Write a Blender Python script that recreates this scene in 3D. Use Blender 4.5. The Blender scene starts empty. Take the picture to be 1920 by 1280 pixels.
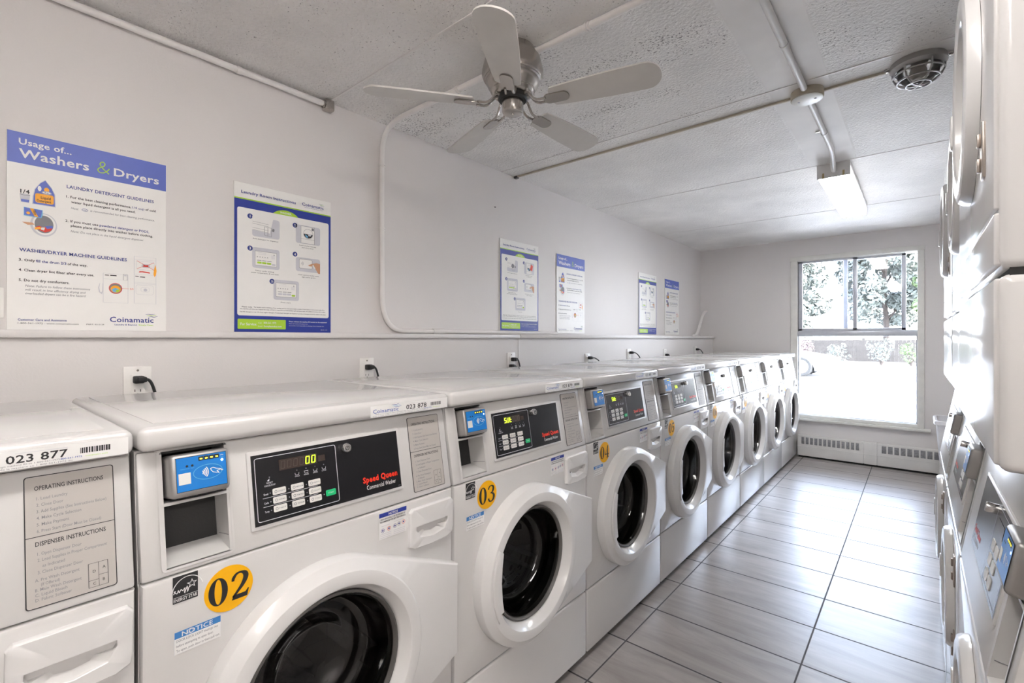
import bpy, bmesh, math, random
from mathutils import Vector, Matrix, Euler
random.seed(7)
SC = bpy.context.scene
COL = SC.collection

# ------------------------------------------------------------------ camera, world, sun, exposure
CAMX, CAMZ, YAW = 1.964, 1.22, math.atan(761 / 900.)
cam = bpy.data.cameras.new('camera')
cam.sensor_width = 36.0
cam.lens = 900.0 / 1920.0 * 36.0
cam.shift_y = -5.5 / 1920.0
cam.clip_start = 0.02
camo = bpy.data.objects.new('camera', cam)
camo.location = (CAMX, 0, CAMZ)
camo.rotation_euler = (math.pi / 2, 0, YAW)
COL.objects.link(camo)
SC.camera = camo

SC.view_settings.view_transform = 'Standard'
SC.view_settings.look = 'None'
SC.view_settings.exposure = 1.60
SC.view_settings.gamma = 1.0
SC.view_settings.use_curve_mapping = False
SC.cycles.use_denoising = True
SC.cycles.max_bounces = 10
SC.cycles.diffuse_bounces = 6
SC.cycles.transparent_max_bounces = 16
SC.cycles.sample_clamp_indirect = 30.0

world = bpy.data.worlds.new('daylight_sky')
SC.world = world
world.use_nodes = True
wn = world.node_tree.nodes
sky = wn.new('ShaderNodeTexSky')
sky.sky_type = 'HOSEK_WILKIE'
sky.sun_direction = Vector((0.68, -0.12, 0.72)).normalized()
sky.turbidity = 7.0
sky.ground_albedo = 0.5
wn['Background'].inputs['Strength'].default_value = 37.0
hsv = wn.new('ShaderNodeHueSaturation')          # summer haze takes most of the blue out of the sky
hsv.inputs['Saturation'].default_value = 0.58
world.node_tree.links.new(sky.outputs[0], hsv.inputs['Color'])
world.node_tree.links.new(hsv.outputs[0], wn['Background'].inputs[0])

sun = bpy.data.lights.new('sun', 'SUN')
sun.energy = 11.0
sun.angle = math.radians(0.6)
sun.color = (1.0, 0.96, 0.9)
suno = bpy.data.objects.new('sun', sun)
suno.rotation_euler = Vector((-0.68, 0.12, -0.72)).to_track_quat('-Z', 'Y').to_euler()
suno.location = (12, 3, 12)
COL.objects.link(suno)

LAMP_STRENGTH = 12.0
NEAR_LAMP_STRENGTH = 7.8
HALL_FILL_STRENGTH = 20.0  # added fill light coming through the unseen doorway
LAMP_COLOR = (1.0, 0.95, 0.915)

# ------------------------------------------------------------------ materials
MATS = {}


def _nodes(name):
    m = bpy.data.materials.new(name)
    m.use_nodes = True
    nt = m.node_tree
    return m, nt, nt.nodes['Principled BSDF']


def mat(name, col, rough=0.5, metal=0.0, var=0.04, scale=18.0, bump=0.0, bscale=60.0, spec=0.5, coat=0.0):
    """plain surface: base colour broken up by a soft noise, optional fine bump"""
    if name in MATS:
        return MATS[name]
    m, nt, p = _nodes(name)
    tc = nt.nodes.new('ShaderNodeTexCoord')
    nz = nt.nodes.new('ShaderNodeTexNoise')
    nz.inputs['Scale'].default_value = scale
    nz.inputs['Detail'].default_value = 3
    nt.links.new(tc.outputs['Object'], nz.inputs['Vector'])
    mr = nt.nodes.new('ShaderNodeMapRange')
    mr.inputs['From Min'].default_value = 0.3
    mr.inputs['From Max'].default_value = 0.7
    mr.inputs['To Min'].default_value = 1 - var
    mr.inputs['To Max'].default_value = 1 + var
    nt.links.new(nz.outputs[0], mr.inputs[0])
    mx = nt.nodes.new('ShaderNodeMix')
    mx.data_type = 'RGBA'
    mx.blend_type = 'MULTIPLY'
    mx.inputs[0].default_value = 1
    mx.inputs[6].default_value = (*col, 1)
    nt.links.new(mr.outputs[0], mx.inputs[7])
    nt.links.new(mx.outputs[2], p.inputs['Base Color'])
    p.inputs['Roughness'].default_value = rough
    p.inputs['Metallic'].default_value = metal
    p.inputs['Specular IOR Level'].default_value = spec
    if coat:
        p.inputs['Coat Weight'].default_value = coat
        p.inputs['Coat Roughness'].default_value = 0.08
    if bump:
        bz = nt.nodes.new('ShaderNodeTexNoise')
        bz.inputs['Scale'].default_value = bscale
        bz.inputs['Detail'].default_value = 4
        nt.links.new(tc.outputs['Object'], bz.inputs['Vector'])
        b = nt.nodes.new('ShaderNodeBump')
        b.inputs['Strength'].default_value = bump
        b.inputs['Distance'].default_value = 0.01
        nt.links.new(bz.outputs[0], b.inputs['Height'])
        nt.links.new(b.outputs[0], p.inputs['Normal'])
    MATS[name] = m
    return m


def emit(name, col, strength):
    if name in MATS:
        return MATS[name]
    m, nt, p = _nodes(name)
    p.inputs['Base Color'].default_value = (*[min(1, c) for c in col], 1)
    p.inputs['Emission Color'].default_value = (*col, 1)
    p.inputs['Emission Strength'].default_value = strength
    MATS[name] = m
    return m


def glass(name, tint, rough=0.02, refl=1.0):
    """thin pane or bowl: tinted see-through with a Fresnel reflection"""
    if name in MATS:
        return MATS[name]
    m, nt, p = _nodes(name)
    nt.nodes.remove(p)
    out = nt.nodes['Material Output']
    tr = nt.nodes.new('ShaderNodeBsdfTransparent')
    tr.inputs[0].default_value = (*tint, 1)
    gl = nt.nodes.new('ShaderNodeBsdfGlossy')
    gl.inputs['Roughness'].default_value = rough
    fr = nt.nodes.new('ShaderNodeFresnel')
    fr.inputs['IOR'].default_value = 1.5
    ml = nt.nodes.new('ShaderNodeMath')
    ml.operation = 'MULTIPLY'
    ml.inputs[1].default_value = refl
    nt.links.new(fr.outputs[0], ml.inputs[0])
    mx = nt.nodes.new('ShaderNodeMixShader')
    nt.links.new(ml.outputs[0], mx.inputs[0])
    nt.links.new(tr.outputs[0], mx.inputs[1])
    nt.links.new(gl.outputs[0], mx.inputs[2])
    nt.links.new(mx.outputs[0], out.inputs[0])
    MATS[name] = m
    return m


mat('wall_paint', (0.73, 0.702, 0.69), 0.55, var=0.012, scale=3, bump=0.05, bscale=160)
mat('ledge_paint', (0.70, 0.675, 0.66), 0.45, var=0.03, scale=9, bump=0.1, bscale=40)
mat('trim_white', (0.74, 0.74, 0.72), 0.45, var=0.03, bump=0.05)
mat('enamel', (0.625, 0.617, 0.61), 0.16, var=0.012, scale=4, coat=0.3)
mat('panel_plastic', (0.60, 0.592, 0.583), 0.28, var=0.012, scale=5)
mat('door_plastic', (0.70, 0.694, 0.69), 0.22, var=0.01, scale=5, coat=0.2)
mat('dark_gap', (0.02, 0.02, 0.02), 0.8)
mat('recess_black', (0.018, 0.018, 0.018), 0.6, bump=0.08, bscale=300)
mat('plate_black', (0.012, 0.012, 0.014), 0.22, var=0.02, bump=0.015, bscale=500)
mat('plate_silver', (0.55, 0.57, 0.6), 0.25, metal=0.3, var=0.02)
mat('print_black', (0.02, 0.02, 0.022), 0.5)
mat('print_grey', (0.22, 0.22, 0.24), 0.5)
mat('print_lightgrey', (0.62, 0.62, 0.66), 0.5)
mat('print_white', (0.80, 0.80, 0.79), 0.45)
mat('print_blue', (0.035, 0.055, 0.27), 0.45)
mat('print_logo', (0.03, 0.10, 0.42), 0.45)
mat('poster_blue', (0.10, 0.15, 0.55), 0.4)
mat('poster_navy', (0.028, 0.05, 0.32), 0.4)
mat('print_green', (0.42, 0.66, 0.045), 0.45)
mat('print_orange', (0.95, 0.42, 0.02), 0.45)
mat('print_red', (0.75, 0.05, 0.03), 0.45)
mat('print_skin', (0.62, 0.33, 0.19), 0.5)
mat('print_cyan', (0.15, 0.45, 0.7), 0.5)
mat('poster_white', (0.86, 0.85, 0.825), 0.42, var=0.01)
mat('brand_red', (0.85, 0.035, 0.012), 0.4)
mat('sticker_yellow', (0.93, 0.47, 0.005), 0.35)
mat('sticker_blue', (0.05, 0.22, 0.55), 0.4)
mat('reader_blue', (0.008, 0.20, 0.62), 0.3)
mat('reader_silver', (0.36, 0.35, 0.34), 0.4, metal=0.7)
mat('label_grey', (0.47, 0.445, 0.42), 0.4, var=0.01)
mat('key_white', (0.74, 0.73, 0.70), 0.4)
mat('key_green', (0.01, 0.55, 0.20), 0.4)
mat('display_dark', (0.055, 0.04, 0.035), 0.2)
mat('display_ghost', (0.085, 0.065, 0.055), 0.3)
mat('chrome', (0.72, 0.71, 0.70), 0.18, metal=1.0)
mat('nickel', (0.46, 0.43, 0.40), 0.27, metal=1.0, var=0.03)
mat('blade', (0.58, 0.56, 0.53), 0.45, var=0.03)
mat('steel_drum', (0.10, 0.10, 0.10), 0.3, metal=0.8)
mat('rubber', (0.012, 0.012, 0.012), 0.55)
mat('gasket', (0.10, 0.095, 0.09), 0.45)
mat('hinge_steel', (0.42, 0.37, 0.33), 0.4, metal=0.8)
mat('conduit_paint', (0.80, 0.775, 0.755), 0.42, var=0.03, bump=0.03)
mat('conduit_white', (0.72, 0.715, 0.70), 0.42, var=0.03)
mat('raceway_beige', (0.50, 0.45, 0.36), 0.5, var=0.05)
mat('box_white', (0.78, 0.78, 0.74), 0.4)
mat('outlet_white', (0.86, 0.84, 0.81), 0.35)
mat('lamp_cap', (0.72, 0.71, 0.70), 0.4)
mat('brass_clip', (0.45, 0.36, 0.2), 0.4, metal=0.7)
mat('aluminium', (0.40, 0.39, 0.38), 0.38, metal=0.8)
mat('window_alu', (0.55, 0.57, 0.62), 0.35, metal=0.3)
mat('window_wood', (0.74, 0.73, 0.69), 0.5, var=0.04, bump=0.08, bscale=30)
mat('heater_paint', (0.74, 0.725, 0.70), 0.45, var=0.06, scale=6, bump=0.05)
mat('heater_dark', (0.28, 0.28, 0.29), 0.5, metal=0.3, var=0.25, scale=70)
mat('bin_plastic', (0.78, 0.78, 0.80), 0.35)
mat('towel_grey', (0.18, 0.175, 0.17), 0.95, var=0.2, scale=60, bump=0.5, bscale=300)
mat('asphalt', (0.52, 0.52, 0.53), 0.9, var=0.1, scale=2, bump=0.2, bscale=120)
mat('kerb', (0.12, 0.12, 0.12), 0.9, var=0.08)
mat('fence_wood', (0.030, 0.026, 0.0235), 0.85, var=0.25, scale=3)
mat('bark', (0.05, 0.04, 0.035), 0.95, var=0.3, scale=8, bump=0.6, bscale=20)
mat('leaf_pale', (0.105, 0.118, 0.105), 0.5, var=0.35, scale=1.3)
mat('leaf_green', (0.075, 0.115, 0.045), 0.5, var=0.35, scale=1.3)
mat('leaf_pink', (0.10, 0.07, 0.07), 0.5, var=0.3, scale=1.3)
mat('car_paint', (0.16, 0.17, 0.20), 0.25, metal=0.3, coat=0.5)
mat('car_glass', (0.03, 0.04, 0.05), 0.05)
mat('tyre', (0.02, 0.02, 0.02), 0.8)
mat('pole_metal', (0.07, 0.08, 0.095), 0.5, metal=0.4)
emit('lamp_diffuser', (1.0, 0.985, 0.97), LAMP_STRENGTH)
emit('lamp_lens_side', (1.0, 0.985, 0.97), 0.38)
emit('lamp_diffuser_bright', LAMP_COLOR, NEAR_LAMP_STRENGTH)
emit('hall_fill_bright', LAMP_COLOR, HALL_FILL_STRENGTH)
emit('led_green', (0.55, 1.0, 0.02), 1.3)
emit('led_yellow', (1.0, 0.85, 0.05), 1.3)
emit('led_blue', (0.55, 0.65, 1.0), 2.0)
glass('window_glass', (0.97, 0.98, 1.0))
glass('door_glass', (0.34, 0.34, 0.34), 0.03, 1.5)
glass('lens_glass', (0.75, 0.73, 0.70), 0.08)


def make_ceiling():
    m, nt, p = _nodes('ceiling_plaster')
    N, L = nt.nodes, nt.links
    tc = N.new('ShaderNodeTexCoord')
    sep = N.new('ShaderNodeSeparateXYZ')
    L.new(tc.outputs['Object'], sep.inputs[0])

    def noise(scale, detail=3, rough=0.6):
        n = N.new('ShaderNodeTexNoise')
        n.inputs['Scale'].default_value = scale
        n.inputs['Detail'].default_value = detail
        n.inputs['Roughness'].default_value = rough
        L.new(tc.outputs['Object'], n.inputs['Vector'])
        return n

    def mth(op, a, b=None, c=None):
        n = N.new('ShaderNodeMath')
        n.operation = op
        n.use_clamp = False
        for i, v in enumerate((a, b, c)):
            if v is None:
                continue
            if isinstance(v, (int, float)):
                n.inputs[i].default_value = v
            else:
                L.new(v, n.inputs[i])
        return n.outputs[0]

    def rng(v, a, b, c=0.0, d=1.0):
        n = N.new('ShaderNodeMapRange')
        for i, q in enumerate((a, b, c, d)):
            n.inputs[i + 1].default_value = q
        L.new(v, n.inputs[0])
        return n.outputs[0]
    x, y = sep.outputs[0], sep.outputs[1]
    # smooth taped band running under the conduit
    band = mth('MULTIPLY', mth('MULTIPLY', rng(x, 1.475, 1.485), rng(x, 1.705, 1.695)), rng(y, 3.37, 3.36))
    rough_area = mth('SUBTRACT', 1.0, band)
    # dirt flecks: dense around the fan, thin further down the room
    fl = noise(125, 2, 0.7)
    patch = noise(2.6, 3)
    stripe = N.new('ShaderNodeTexNoise')
    stripe.inputs['Scale'].default_value = 1.0
    mp = N.new('ShaderNodeMapping')
    mp.inputs['Scale'].default_value = (3.0, 9.0, 1.0)
    L.new(tc.outputs['Object'], mp.inputs[0])
    L.new(mp.outputs[0], stripe.inputs['Vector'])
    zone = mth('MULTIPLY', rng(x, 1.5, 1.95, 1.0, 0.5), mth('ADD', mth('MULTIPLY', mth('MULTIPLY', rng(y, 1.0, 1.5), rng(y, 2.35, 2.2)), 0.135),
               mth('ADD', mth('MULTIPLY', rng(y, 3.4, 2.3), 0.02), mth('MULTIPLY', rng(y, 1.25, 1.0), 0.045))))
    pz = mth('MULTIPLY', rng(mth('ADD', patch.outputs[0], stripe.outputs[0]), 0.85, 1.2), zone)
    thr = mth('SUBTRACT', 0.70, pz)
    fleck = mth('MULTIPLY', mth('MULTIPLY', rng(mth('SUBTRACT', fl.outputs[0], thr), 0.0, 0.05), rough_area), 0.72)
    # grime next to the board joints
    tone = rng(patch.outputs[0], 0.3, 0.72, 0.86, 1.04)
    mixc = N.new('ShaderNodeMix')
    mixc.data_type = 'RGBA'
    mixc.inputs[6].default_value = (0.85, 0.835, 0.815, 1)
    mixc.inputs[7].default_value = (0.10, 0.09, 0.085, 1)
    L.new(fleck, mixc.inputs[0])
    mul = N.new('ShaderNodeMix')
    mul.data_type = 'RGBA'
    mul.blend_type = 'MULTIPLY'
    mul.inputs[0].default_value = 1
    L.new(mixc.outputs[2], mul.inputs[6])
    L.new(tone, mul.inputs[7])
    L.new(mul.outputs[2], p.inputs['Base Color'])
    near = rng(y, 1.5, 0.9)
    L.new(rng(near, 0, 1, 0.62, 0.30), p.inputs['Roughness'])
    b1 = noise(85, 3, 0.55)
    h = mth('MULTIPLY', mth('MULTIPLY', b1.outputs[0], rough_area), rng(near, 0, 1, 0.55, 1.0))
    b = N.new('ShaderNodeBump')
    b.inputs['Strength'].default_value = 0.95
    b.inputs['Distance'].default_value = 0.010
    L.new(h, b.inputs['Height'])
    L.new(b.outputs[0], p.inputs['Normal'])
    MATS['ceiling_plaster'] = m


def make_floor():
    m, nt, p = _nodes('floor_tile')
    N, L = nt.nodes, nt.links
    tc = N.new('ShaderNodeTexCoord')
    mp = N.new('ShaderNodeMapping')
    mp.inputs['Location'].default_value = (-1.063 / 0.567 + 8.0, -2.368 / 0.2955 + 20.0, 0)
    mp.inputs['Scale'].default_value = (1 / 0.567, 1 / 0.2955, 1)
    L.new(tc.outputs['Object'], mp.inputs[0])
    sep = N.new('ShaderNodeSeparateXYZ')
    L.new(mp.outputs[0], sep.inputs[0])

    def mth(op, a, b=None):
        n = N.new('ShaderNodeMath')
        n.operation = op
        for i, v in enumerate((a, b)):
            if v is None:
                continue
            if isinstance(v, (int, float)):
                n.inputs[i].default_value = v
            else:
                L.new(v, n.inputs[i])
        return n.outputs[0]

    def groove(o, half):
        f = mth('FRACT', o)
        d = mth('MINIMUM', f, mth('SUBTRACT', 1.0, f))
        n = N.new('ShaderNodeMapRange')
        n.inputs[1].default_value = half
        n.inputs[2].default_value = half * 1.6
        L.new(d, n.inputs[0])
        return n.outputs[0]
    gx = groove(sep.outputs[0], 0.0022 / 0.567)
    gy = groove(sep.outputs[1], 0.0028 / 0.2955)
    tile = mth('MINIMUM', gx, gy)
    fx, fy = mth('FLOOR', sep.outputs[0]), mth('FLOOR', sep.outputs[1])
    cid = N.new('ShaderNodeCombineXYZ')
    L.new(fx, cid.inputs[0])
    L.new(fy, cid.inputs[1])
    wn_ = N.new('ShaderNodeTexWhiteNoise')
    L.new(cid.outputs[0], wn_.inputs['Vector'])
    # veining stretched along the long side of each tile
    mp2 = N.new('ShaderNodeMapping')
    mp2.inputs['Scale'].default_value = (2.2, 14.0, 1)
    L.new(tc.outputs['Object'], mp2.inputs[0])
    ad = N.new('ShaderNodeVectorMath')
    ad.operation = 'MULTIPLY_ADD'
    L.new(wn_.outputs['Color'], ad.inputs[0])
    ad.inputs[1].default_value = (9, 9, 9)
    L.new(mp2.outputs[0], ad.inputs[2])
    nz = N.new('ShaderNodeTexNoise')
    nz.inputs['Scale'].default_value = 1.0
    nz.inputs['Detail'].default_value = 8
    nz.inputs['Roughness'].default_value = 0.68
    nz.inputs['Distortion'].default_value = 0.6
    L.new(ad.outputs[0], nz.inputs['Vector'])
    cr = N.new('ShaderNodeValToRGB')
    cr.color_ramp.elements[0].position = 0.3
    cr.color_ramp.elements[0].color = (0.245, 0.222, 0.208, 1)
    cr.color_ramp.elements[1].position = 0.72
    cr.color_ramp.elements[1].color = (0.42, 0.388, 0.37, 1)
    L.new(nz.outputs[0], cr.inputs[0])
    mx = N.new('ShaderNodeMix')
    mx.data_type = 'RGBA'
    mx.inputs[6].default_value = (0.035, 0.032, 0.034, 1)
    L.new(tile, mx.inputs[0])
    L.new(cr.outputs[0], mx.inputs[7])
    L.new(mx.outputs[2], p.inputs['Base Color'])
    rr = N.new('ShaderNodeMapRange')
    rr.inputs[3].default_value = 0.7
    rr.inputs[4].default_value = 0.33
    L.new(tile, rr.inputs[0])
    L.new(rr.outputs[0], p.inputs['Roughness'])
    p.inputs['Specular IOR Level'].default_value = 0.9
    hh = mth('ADD', tile, mth('MULTIPLY', nz.outputs[0], 0.15))
    b = N.new('ShaderNodeBump')
    b.inputs['Strength'].default_value = 0.35
    b.inputs['Distance'].default_value = 0.003
    L.new(hh, b.inputs['Height'])
    L.new(b.outputs[0], p.inputs['Normal'])
    MATS['floor_tile'] = m


make_ceiling()
make_floor()


# ------------------------------------------------------------------ mesh builder
class Frame:
    def __init__(s, O=(0, 0, 0), U=(1, 0, 0), V=(0, 1, 0), N=(0, 0, 1)):
        s.O, s.U, s.V, s.N = Vector(O), Vector(U), Vector(V), Vector(N)

    def __call__(s, u, v, n):
        return s.O + s.U * u + s.V * v + s.N * n


IDF = Frame()
GLYPHS = {}


def glyph_mesh(txt, bold, shear):
    key = (txt, bold, shear)
    if key in GLYPHS:
        return GLYPHS[key]
    cu = bpy.data.curves.new('txt', 'FONT')
    cu.body = txt
    cu.size = 1.0
    cu.resolution_u = 2
    cu.offset = 0.022 * bold
    cu.shear = shear
    cu.space_character = 1.0 + 0.05 * bold
    ob = bpy.data.objects.new('txt', cu)
    COL.objects.link(ob)
    dg = bpy.context.evaluated_depsgraph_get()
    me = ob.evaluated_get(dg).to_mesh()
    vs = [(v.co.x, v.co.y) for v in me.vertices]
    fs = [tuple(p.vertices) for p in me.polygons]
    ob.evaluated_get(dg).to_mesh_clear()
    COL.objects.unlink(ob)
    bpy.data.objects.remove(ob)
    bpy.data.curves.remove(cu)
    GLYPHS[key] = (vs, fs)
    return GLYPHS[key]


def rrect(u0, v0, u1, v1, r, seg=4):
    pts = []
    for cx, cy, a0 in ((u1 - r, v0 + r, -90), (u1 - r, v1 - r, 0), (u0 + r, v1 - r, 90), (u0 + r, v0 + r, 180)):
        for i in range(seg + 1):
            a = math.radians(a0 + 90 * i / seg)
            pts.append((cx + r * math.cos(a), cy + r * math.sin(a)))
    return pts


def circ(cu, cv, r, n=32, ry=None, a0=0.0, a1=360.0):
    ry = r if ry is None else ry
    full = abs(a1 - a0) >= 359.9
    k = n if full else n + 1
    return [(cu + r * math.cos(math.radians(a0 + (a1 - a0) * i / n)), cv + ry * math.sin(math.radians(a0 + (a1 - a0) * i / n))) for i in range(k)]


class MB:
    def __init__(s, frame=None):
        s.V, s.F, s.M, s.mats = [], [], [], []
        s.fr = frame or IDF

    def mi(s, name):
        if name not in s.mats:
            s.mats.append(name)
        return s.mats.index(name)

    def add(s, pts, faces, m):
        b = len(s.V)
        s.V += [s.fr(*p) for p in pts]
        i = s.mi(m)
        for f in faces:
            s.F.append(tuple(b + k for k in f))
            s.M.append(i)

    # --- flat printing
    def poly(s, pts, n, m):
        s.add([(u, v, n) for u, v in pts], [tuple(range(len(pts)))], m)

    def rect(s, u0, v0, u1, v1, n, m):
        s.poly([(u0, v0), (u1, v0), (u1, v1), (u0, v1)], n, m)

    def line(s, pts, w, n, m, closed=False):
        """flat stroke along pts; w a width or a list of widths"""
        P = [Vector(p) for p in pts]
        k = len(P)
        L, R = [], []
        for i in range(k):
            a = P[(i - 1) % k] if (closed or i > 0) else P[i]
            b = P[(i + 1) % k] if (closed or i < k - 1) else P[i]
            d = (b - a)
            d = d.normalized() if d.length > 1e-9 else Vector((1, 0))
            nn = Vector((-d.y, d.x))
            ww = (w[i] if isinstance(w, (list, tuple)) else w) / 2
            if 0 < i < k - 1 or closed:
                d1, d2 = (P[i] - a), (b - P[i])
                if d1.length > 1e-9 and d2.length > 1e-9:
                    cs = max(0.35, math.sqrt(max(0, (1 + d1.normalized().dot(d2.normalized())) / 2)))
                    ww /= cs
            L.append(P[i] + nn * ww)
            R.append(P[i] - nn * ww)
        pts3 = [(p.x, p.y, n) for p in L + R]
        fs = []
        for i in range(k if closed else k - 1):
            j = (i + 1) % k
            fs.append((i, k + i, k + j, j))
        s.add(pts3, fs, m)

    def text(s, t, u, v, w, h, m, n, bold=0, shear=0.0, align='l', rot=0):
        """t set in the box u..u+w, capitals h high on baseline v"""
        vs, fs = glyph_mesh(t, bold, shear)
        if not vs:
            return
        x0 = min(a for a, b in vs)
        x1 = max(a for a, b in vs)
        sy = h / 0.70
        sx = sy if w is None else w / max(1e-6, (x1 - x0))
        wid = (x1 - x0) * sx
        off = {'l': 0, 'c': -wid / 2, 'r': -wid}[align]
        s.add([(u + off + (a - x0) * sx, v + b * sy, n) for a, b in vs], fs, m)

    # --- solids
    def box(s, u0, u1, v0, v1, n0, n1, m, bev=0.0, seg=2):
        if bev <= 0:
            p = [(u0, v0, n0), (u1, v0, n0), (u1, v1, n0), (u0, v1, n0), (u0, v0, n1), (u1, v0, n1), (u1, v1, n1), (u0, v1, n1)]
            s.add(p, [(0, 3, 2, 1), (4, 5, 6, 7), (0, 1, 5, 4), (1, 2, 6, 5), (2, 3, 7, 6), (3, 0, 4, 7)], m)
            return
        bm = bmesh.new()
        bmesh.ops.create_cube(bm, size=1)
        for v in bm.verts:
            v.co = Vector(((u0 + u1) / 2 + v.co.x * (u1 - u0), (v0 + v1) / 2 + v.co.y * (v1 - v0), (n0 + n1) / 2 + v.co.z * (n1 - n0)))
        bmesh.ops.bevel(bm, geom=bm.edges[:], offset=min(bev, 0.49 * min(abs(u1 - u0), abs(v1 - v0), abs(n1 - n0))), segments=seg, affect='EDGES', profile=0.5)
        s.addbm(bm, m)

    def addbm(s, bm, m):
        bm.verts.index_update()
        s.add([tuple(v.co) for v in bm.verts], [tuple(v.index for v in f.verts) for f in bm.faces], m)
        bm.free()

    def prism(s, pts, n0, n1, m, bev=0.0, seg=2, mats=None):
        """outline pts in (u,v) pushed from n0 to n1; bev rounds the n1 rim"""
        k = len(pts)
        ar = sum(pts[i][0] * pts[(i + 1) % k][1] - pts[(i + 1) % k][0] * pts[i][1] for i in range(k))
        if (ar < 0) != (n1 < n0):
            pts = pts[::-1]
        rings = [(0.0, n0)]
        if bev > 0:
            sg = 1 if n1 > n0 else -1
            rings.append((0.0, n1 - sg * bev))
            for i in range(1, seg + 1):
                a = math.pi / 2 * i / seg
                rings.append((bev * (1 - math.cos(a)), n1 - sg * bev * (1 - math.sin(a))))
        else:
            rings.append((0.0, n1))
        allp, fs = [], []
        for ins, n in rings:
            for i in range(k):
                if ins:
                    p, a, b = Vector(pts[i]), Vector(pts[i - 1]), Vector(pts[(i + 1) % k])
                    d1, d2 = (p - a), (b - p)
                    d1 = d1.normalized() if d1.length > 1e-9 else d2.normalized()
                    d2 = d2.normalized() if d2.length > 1e-9 else d1
                    t = (d1 + d2)
                    t = t.normalized() if t.length > 1e-9 else d1
                    nn = Vector((-t.y, t.x)) * (1 if n1 > n0 else -1)
                    c = max(0.4, t.dot(d1))
                    q = p + nn * (ins / c)
                    allp.append((q.x, q.y, n))
                else:
                    allp.append((pts[i][0], pts[i][1], n))
        for r in range(len(rings) - 1):
            for i in range(k):
                j = (i + 1) % k
                fs.append((r * k + i, r * k + j, (r + 1) * k + j, (r + 1) * k + i))
        fs.append(tuple(range(k))[::-1])
        fs.append(tuple((len(rings) - 1) * k + i for i in range(k)))
        s.add(allp, fs, m)

    def lathe(s, prof, cu, cv, m, seg=40, mats=None, close=True):
        """prof [(r, n)] turned about the n axis through (cu, cv)"""
        pts, fs = [], []
        for r, n in prof:
            for i in range(seg):
                a = 2 * math.pi * i / seg
                pts.append((cu + r * math.cos(a), cv + r * math.sin(a), n))
        for q in range(len(prof) - 1):
            for i in range(seg):
                j = (i + 1) % seg
                fs.append((q * seg + i, q * seg + j, (q + 1) * seg + j, (q + 1) * seg + i))
        if close:
            if prof[-1][0] > 1e-5:
                fs.append(tuple((len(prof) - 1) * seg + i for i in range(seg)))
        s.add(pts, fs, m)

    def tube(s, path, r, m, seg=10, caps=True):
        P = [Vector(p) for p in path]
        k = len(P)
        T = []
        for i in range(k):
            d = P[min(i + 1, k - 1)] - P[max(i - 1, 0)]
            T.append(d.normalized())
        ref = Vector((0, 0, 1)) if abs(T[0].z) < 0.9 else Vector((1, 0, 0))
        X = T[0].cross(ref).normalized()
        pts, fs = [], []
        for i in range(k):
            X = (X - T[i] * X.dot(T[i])).normalized()
            Y = T[i].cross(X)
            rr = r[i] if isinstance(r, (list, tuple)) else r
            for j in range(seg):
                a = 2 * math.pi * j / seg
                q = P[i] + (X * math.cos(a) + Y * math.sin(a)) * rr
                pts.append(tuple(q))
        for i in range(k - 1):
            for j in range(seg):
                jj = (j + 1) % seg
                fs.append((i * seg + j, i * seg + jj, (i + 1) * seg + jj, (i + 1) * seg + j))
        if caps:
            fs.append(tuple(range(seg))[::-1])
            fs.append(tuple((k - 1) * seg + j for j in range(seg)))
        s.add(pts, fs, m)

    def build(s, name, parent=None, smooth=32):
        me = bpy.data.meshes.new(name)
        me.from_pydata([tuple(v) for v in s.V], [], s.F)
        for n in s.mats:
            me.materials.append(MATS[n])
        me.polygons.foreach_set('material_index', s.M)
        me.polygons.foreach_set('use_smooth', [True] * len(s.F))
        me.update()
        me.set_sharp_from_angle(angle=math.radians(smooth))
        o = bpy.data.objects.new(name, me)
        COL.objects.link(o)
        if parent:
            o.parent = parent
        return o


def tag(o, label=None, cat=None, group=None, kind=None):
    if label:
        o['label'] = label
    if cat:
        o['category'] = cat
    if group:
        o['group'] = group
    if kind:
        o['kind'] = kind
    return o


def empty(name, loc, rz=0.0):
    o = bpy.data.objects.new(name, None)
    o.empty_display_size = 0.1
    o.location = loc
    o.rotation_euler = (0, 0, rz)
    COL.objects.link(o)
    return o


def copy_tree(o, parent=None):
    c = o.copy()
    COL.objects.link(c)
    if parent:
        c.parent = parent
    for ch in list(o.children):
        copy_tree(ch, c)
    return c


def smoothpath(ctrl, n=8):
    """Catmull-Rom through ctrl"""
    P = [Vector(p) for p in ctrl]
    out = []
    for i in range(len(P) - 1):
        p0 = P[max(i - 1, 0)]
        p1, p2 = P[i], P[i + 1]
        p3 = P[min(i + 2, len(P) - 1)]
        for k in range(n):
            t = k / n
            out.append(0.5 * ((2 * p1) + (p2 - p0) * t + (2 * p0 - 5 * p1 + 4 * p2 - p3) * t * t + (3 * p1 - p0 - 3 * p2 + p3) * t ** 3))
    out.append(P[-1])
    return out


# ------------------------------------------------------------------ room shell
RX0, RX1, RY0, RY1, RH = 0.0, 2.80, -2.3, 5.77, 2.25


def struct(b, name, parent=None, label=None):
    o = b.build(name, parent)
    if not parent:
        o['kind'] = 'structure'
    if label:
        o['label'] = label
    return o


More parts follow.
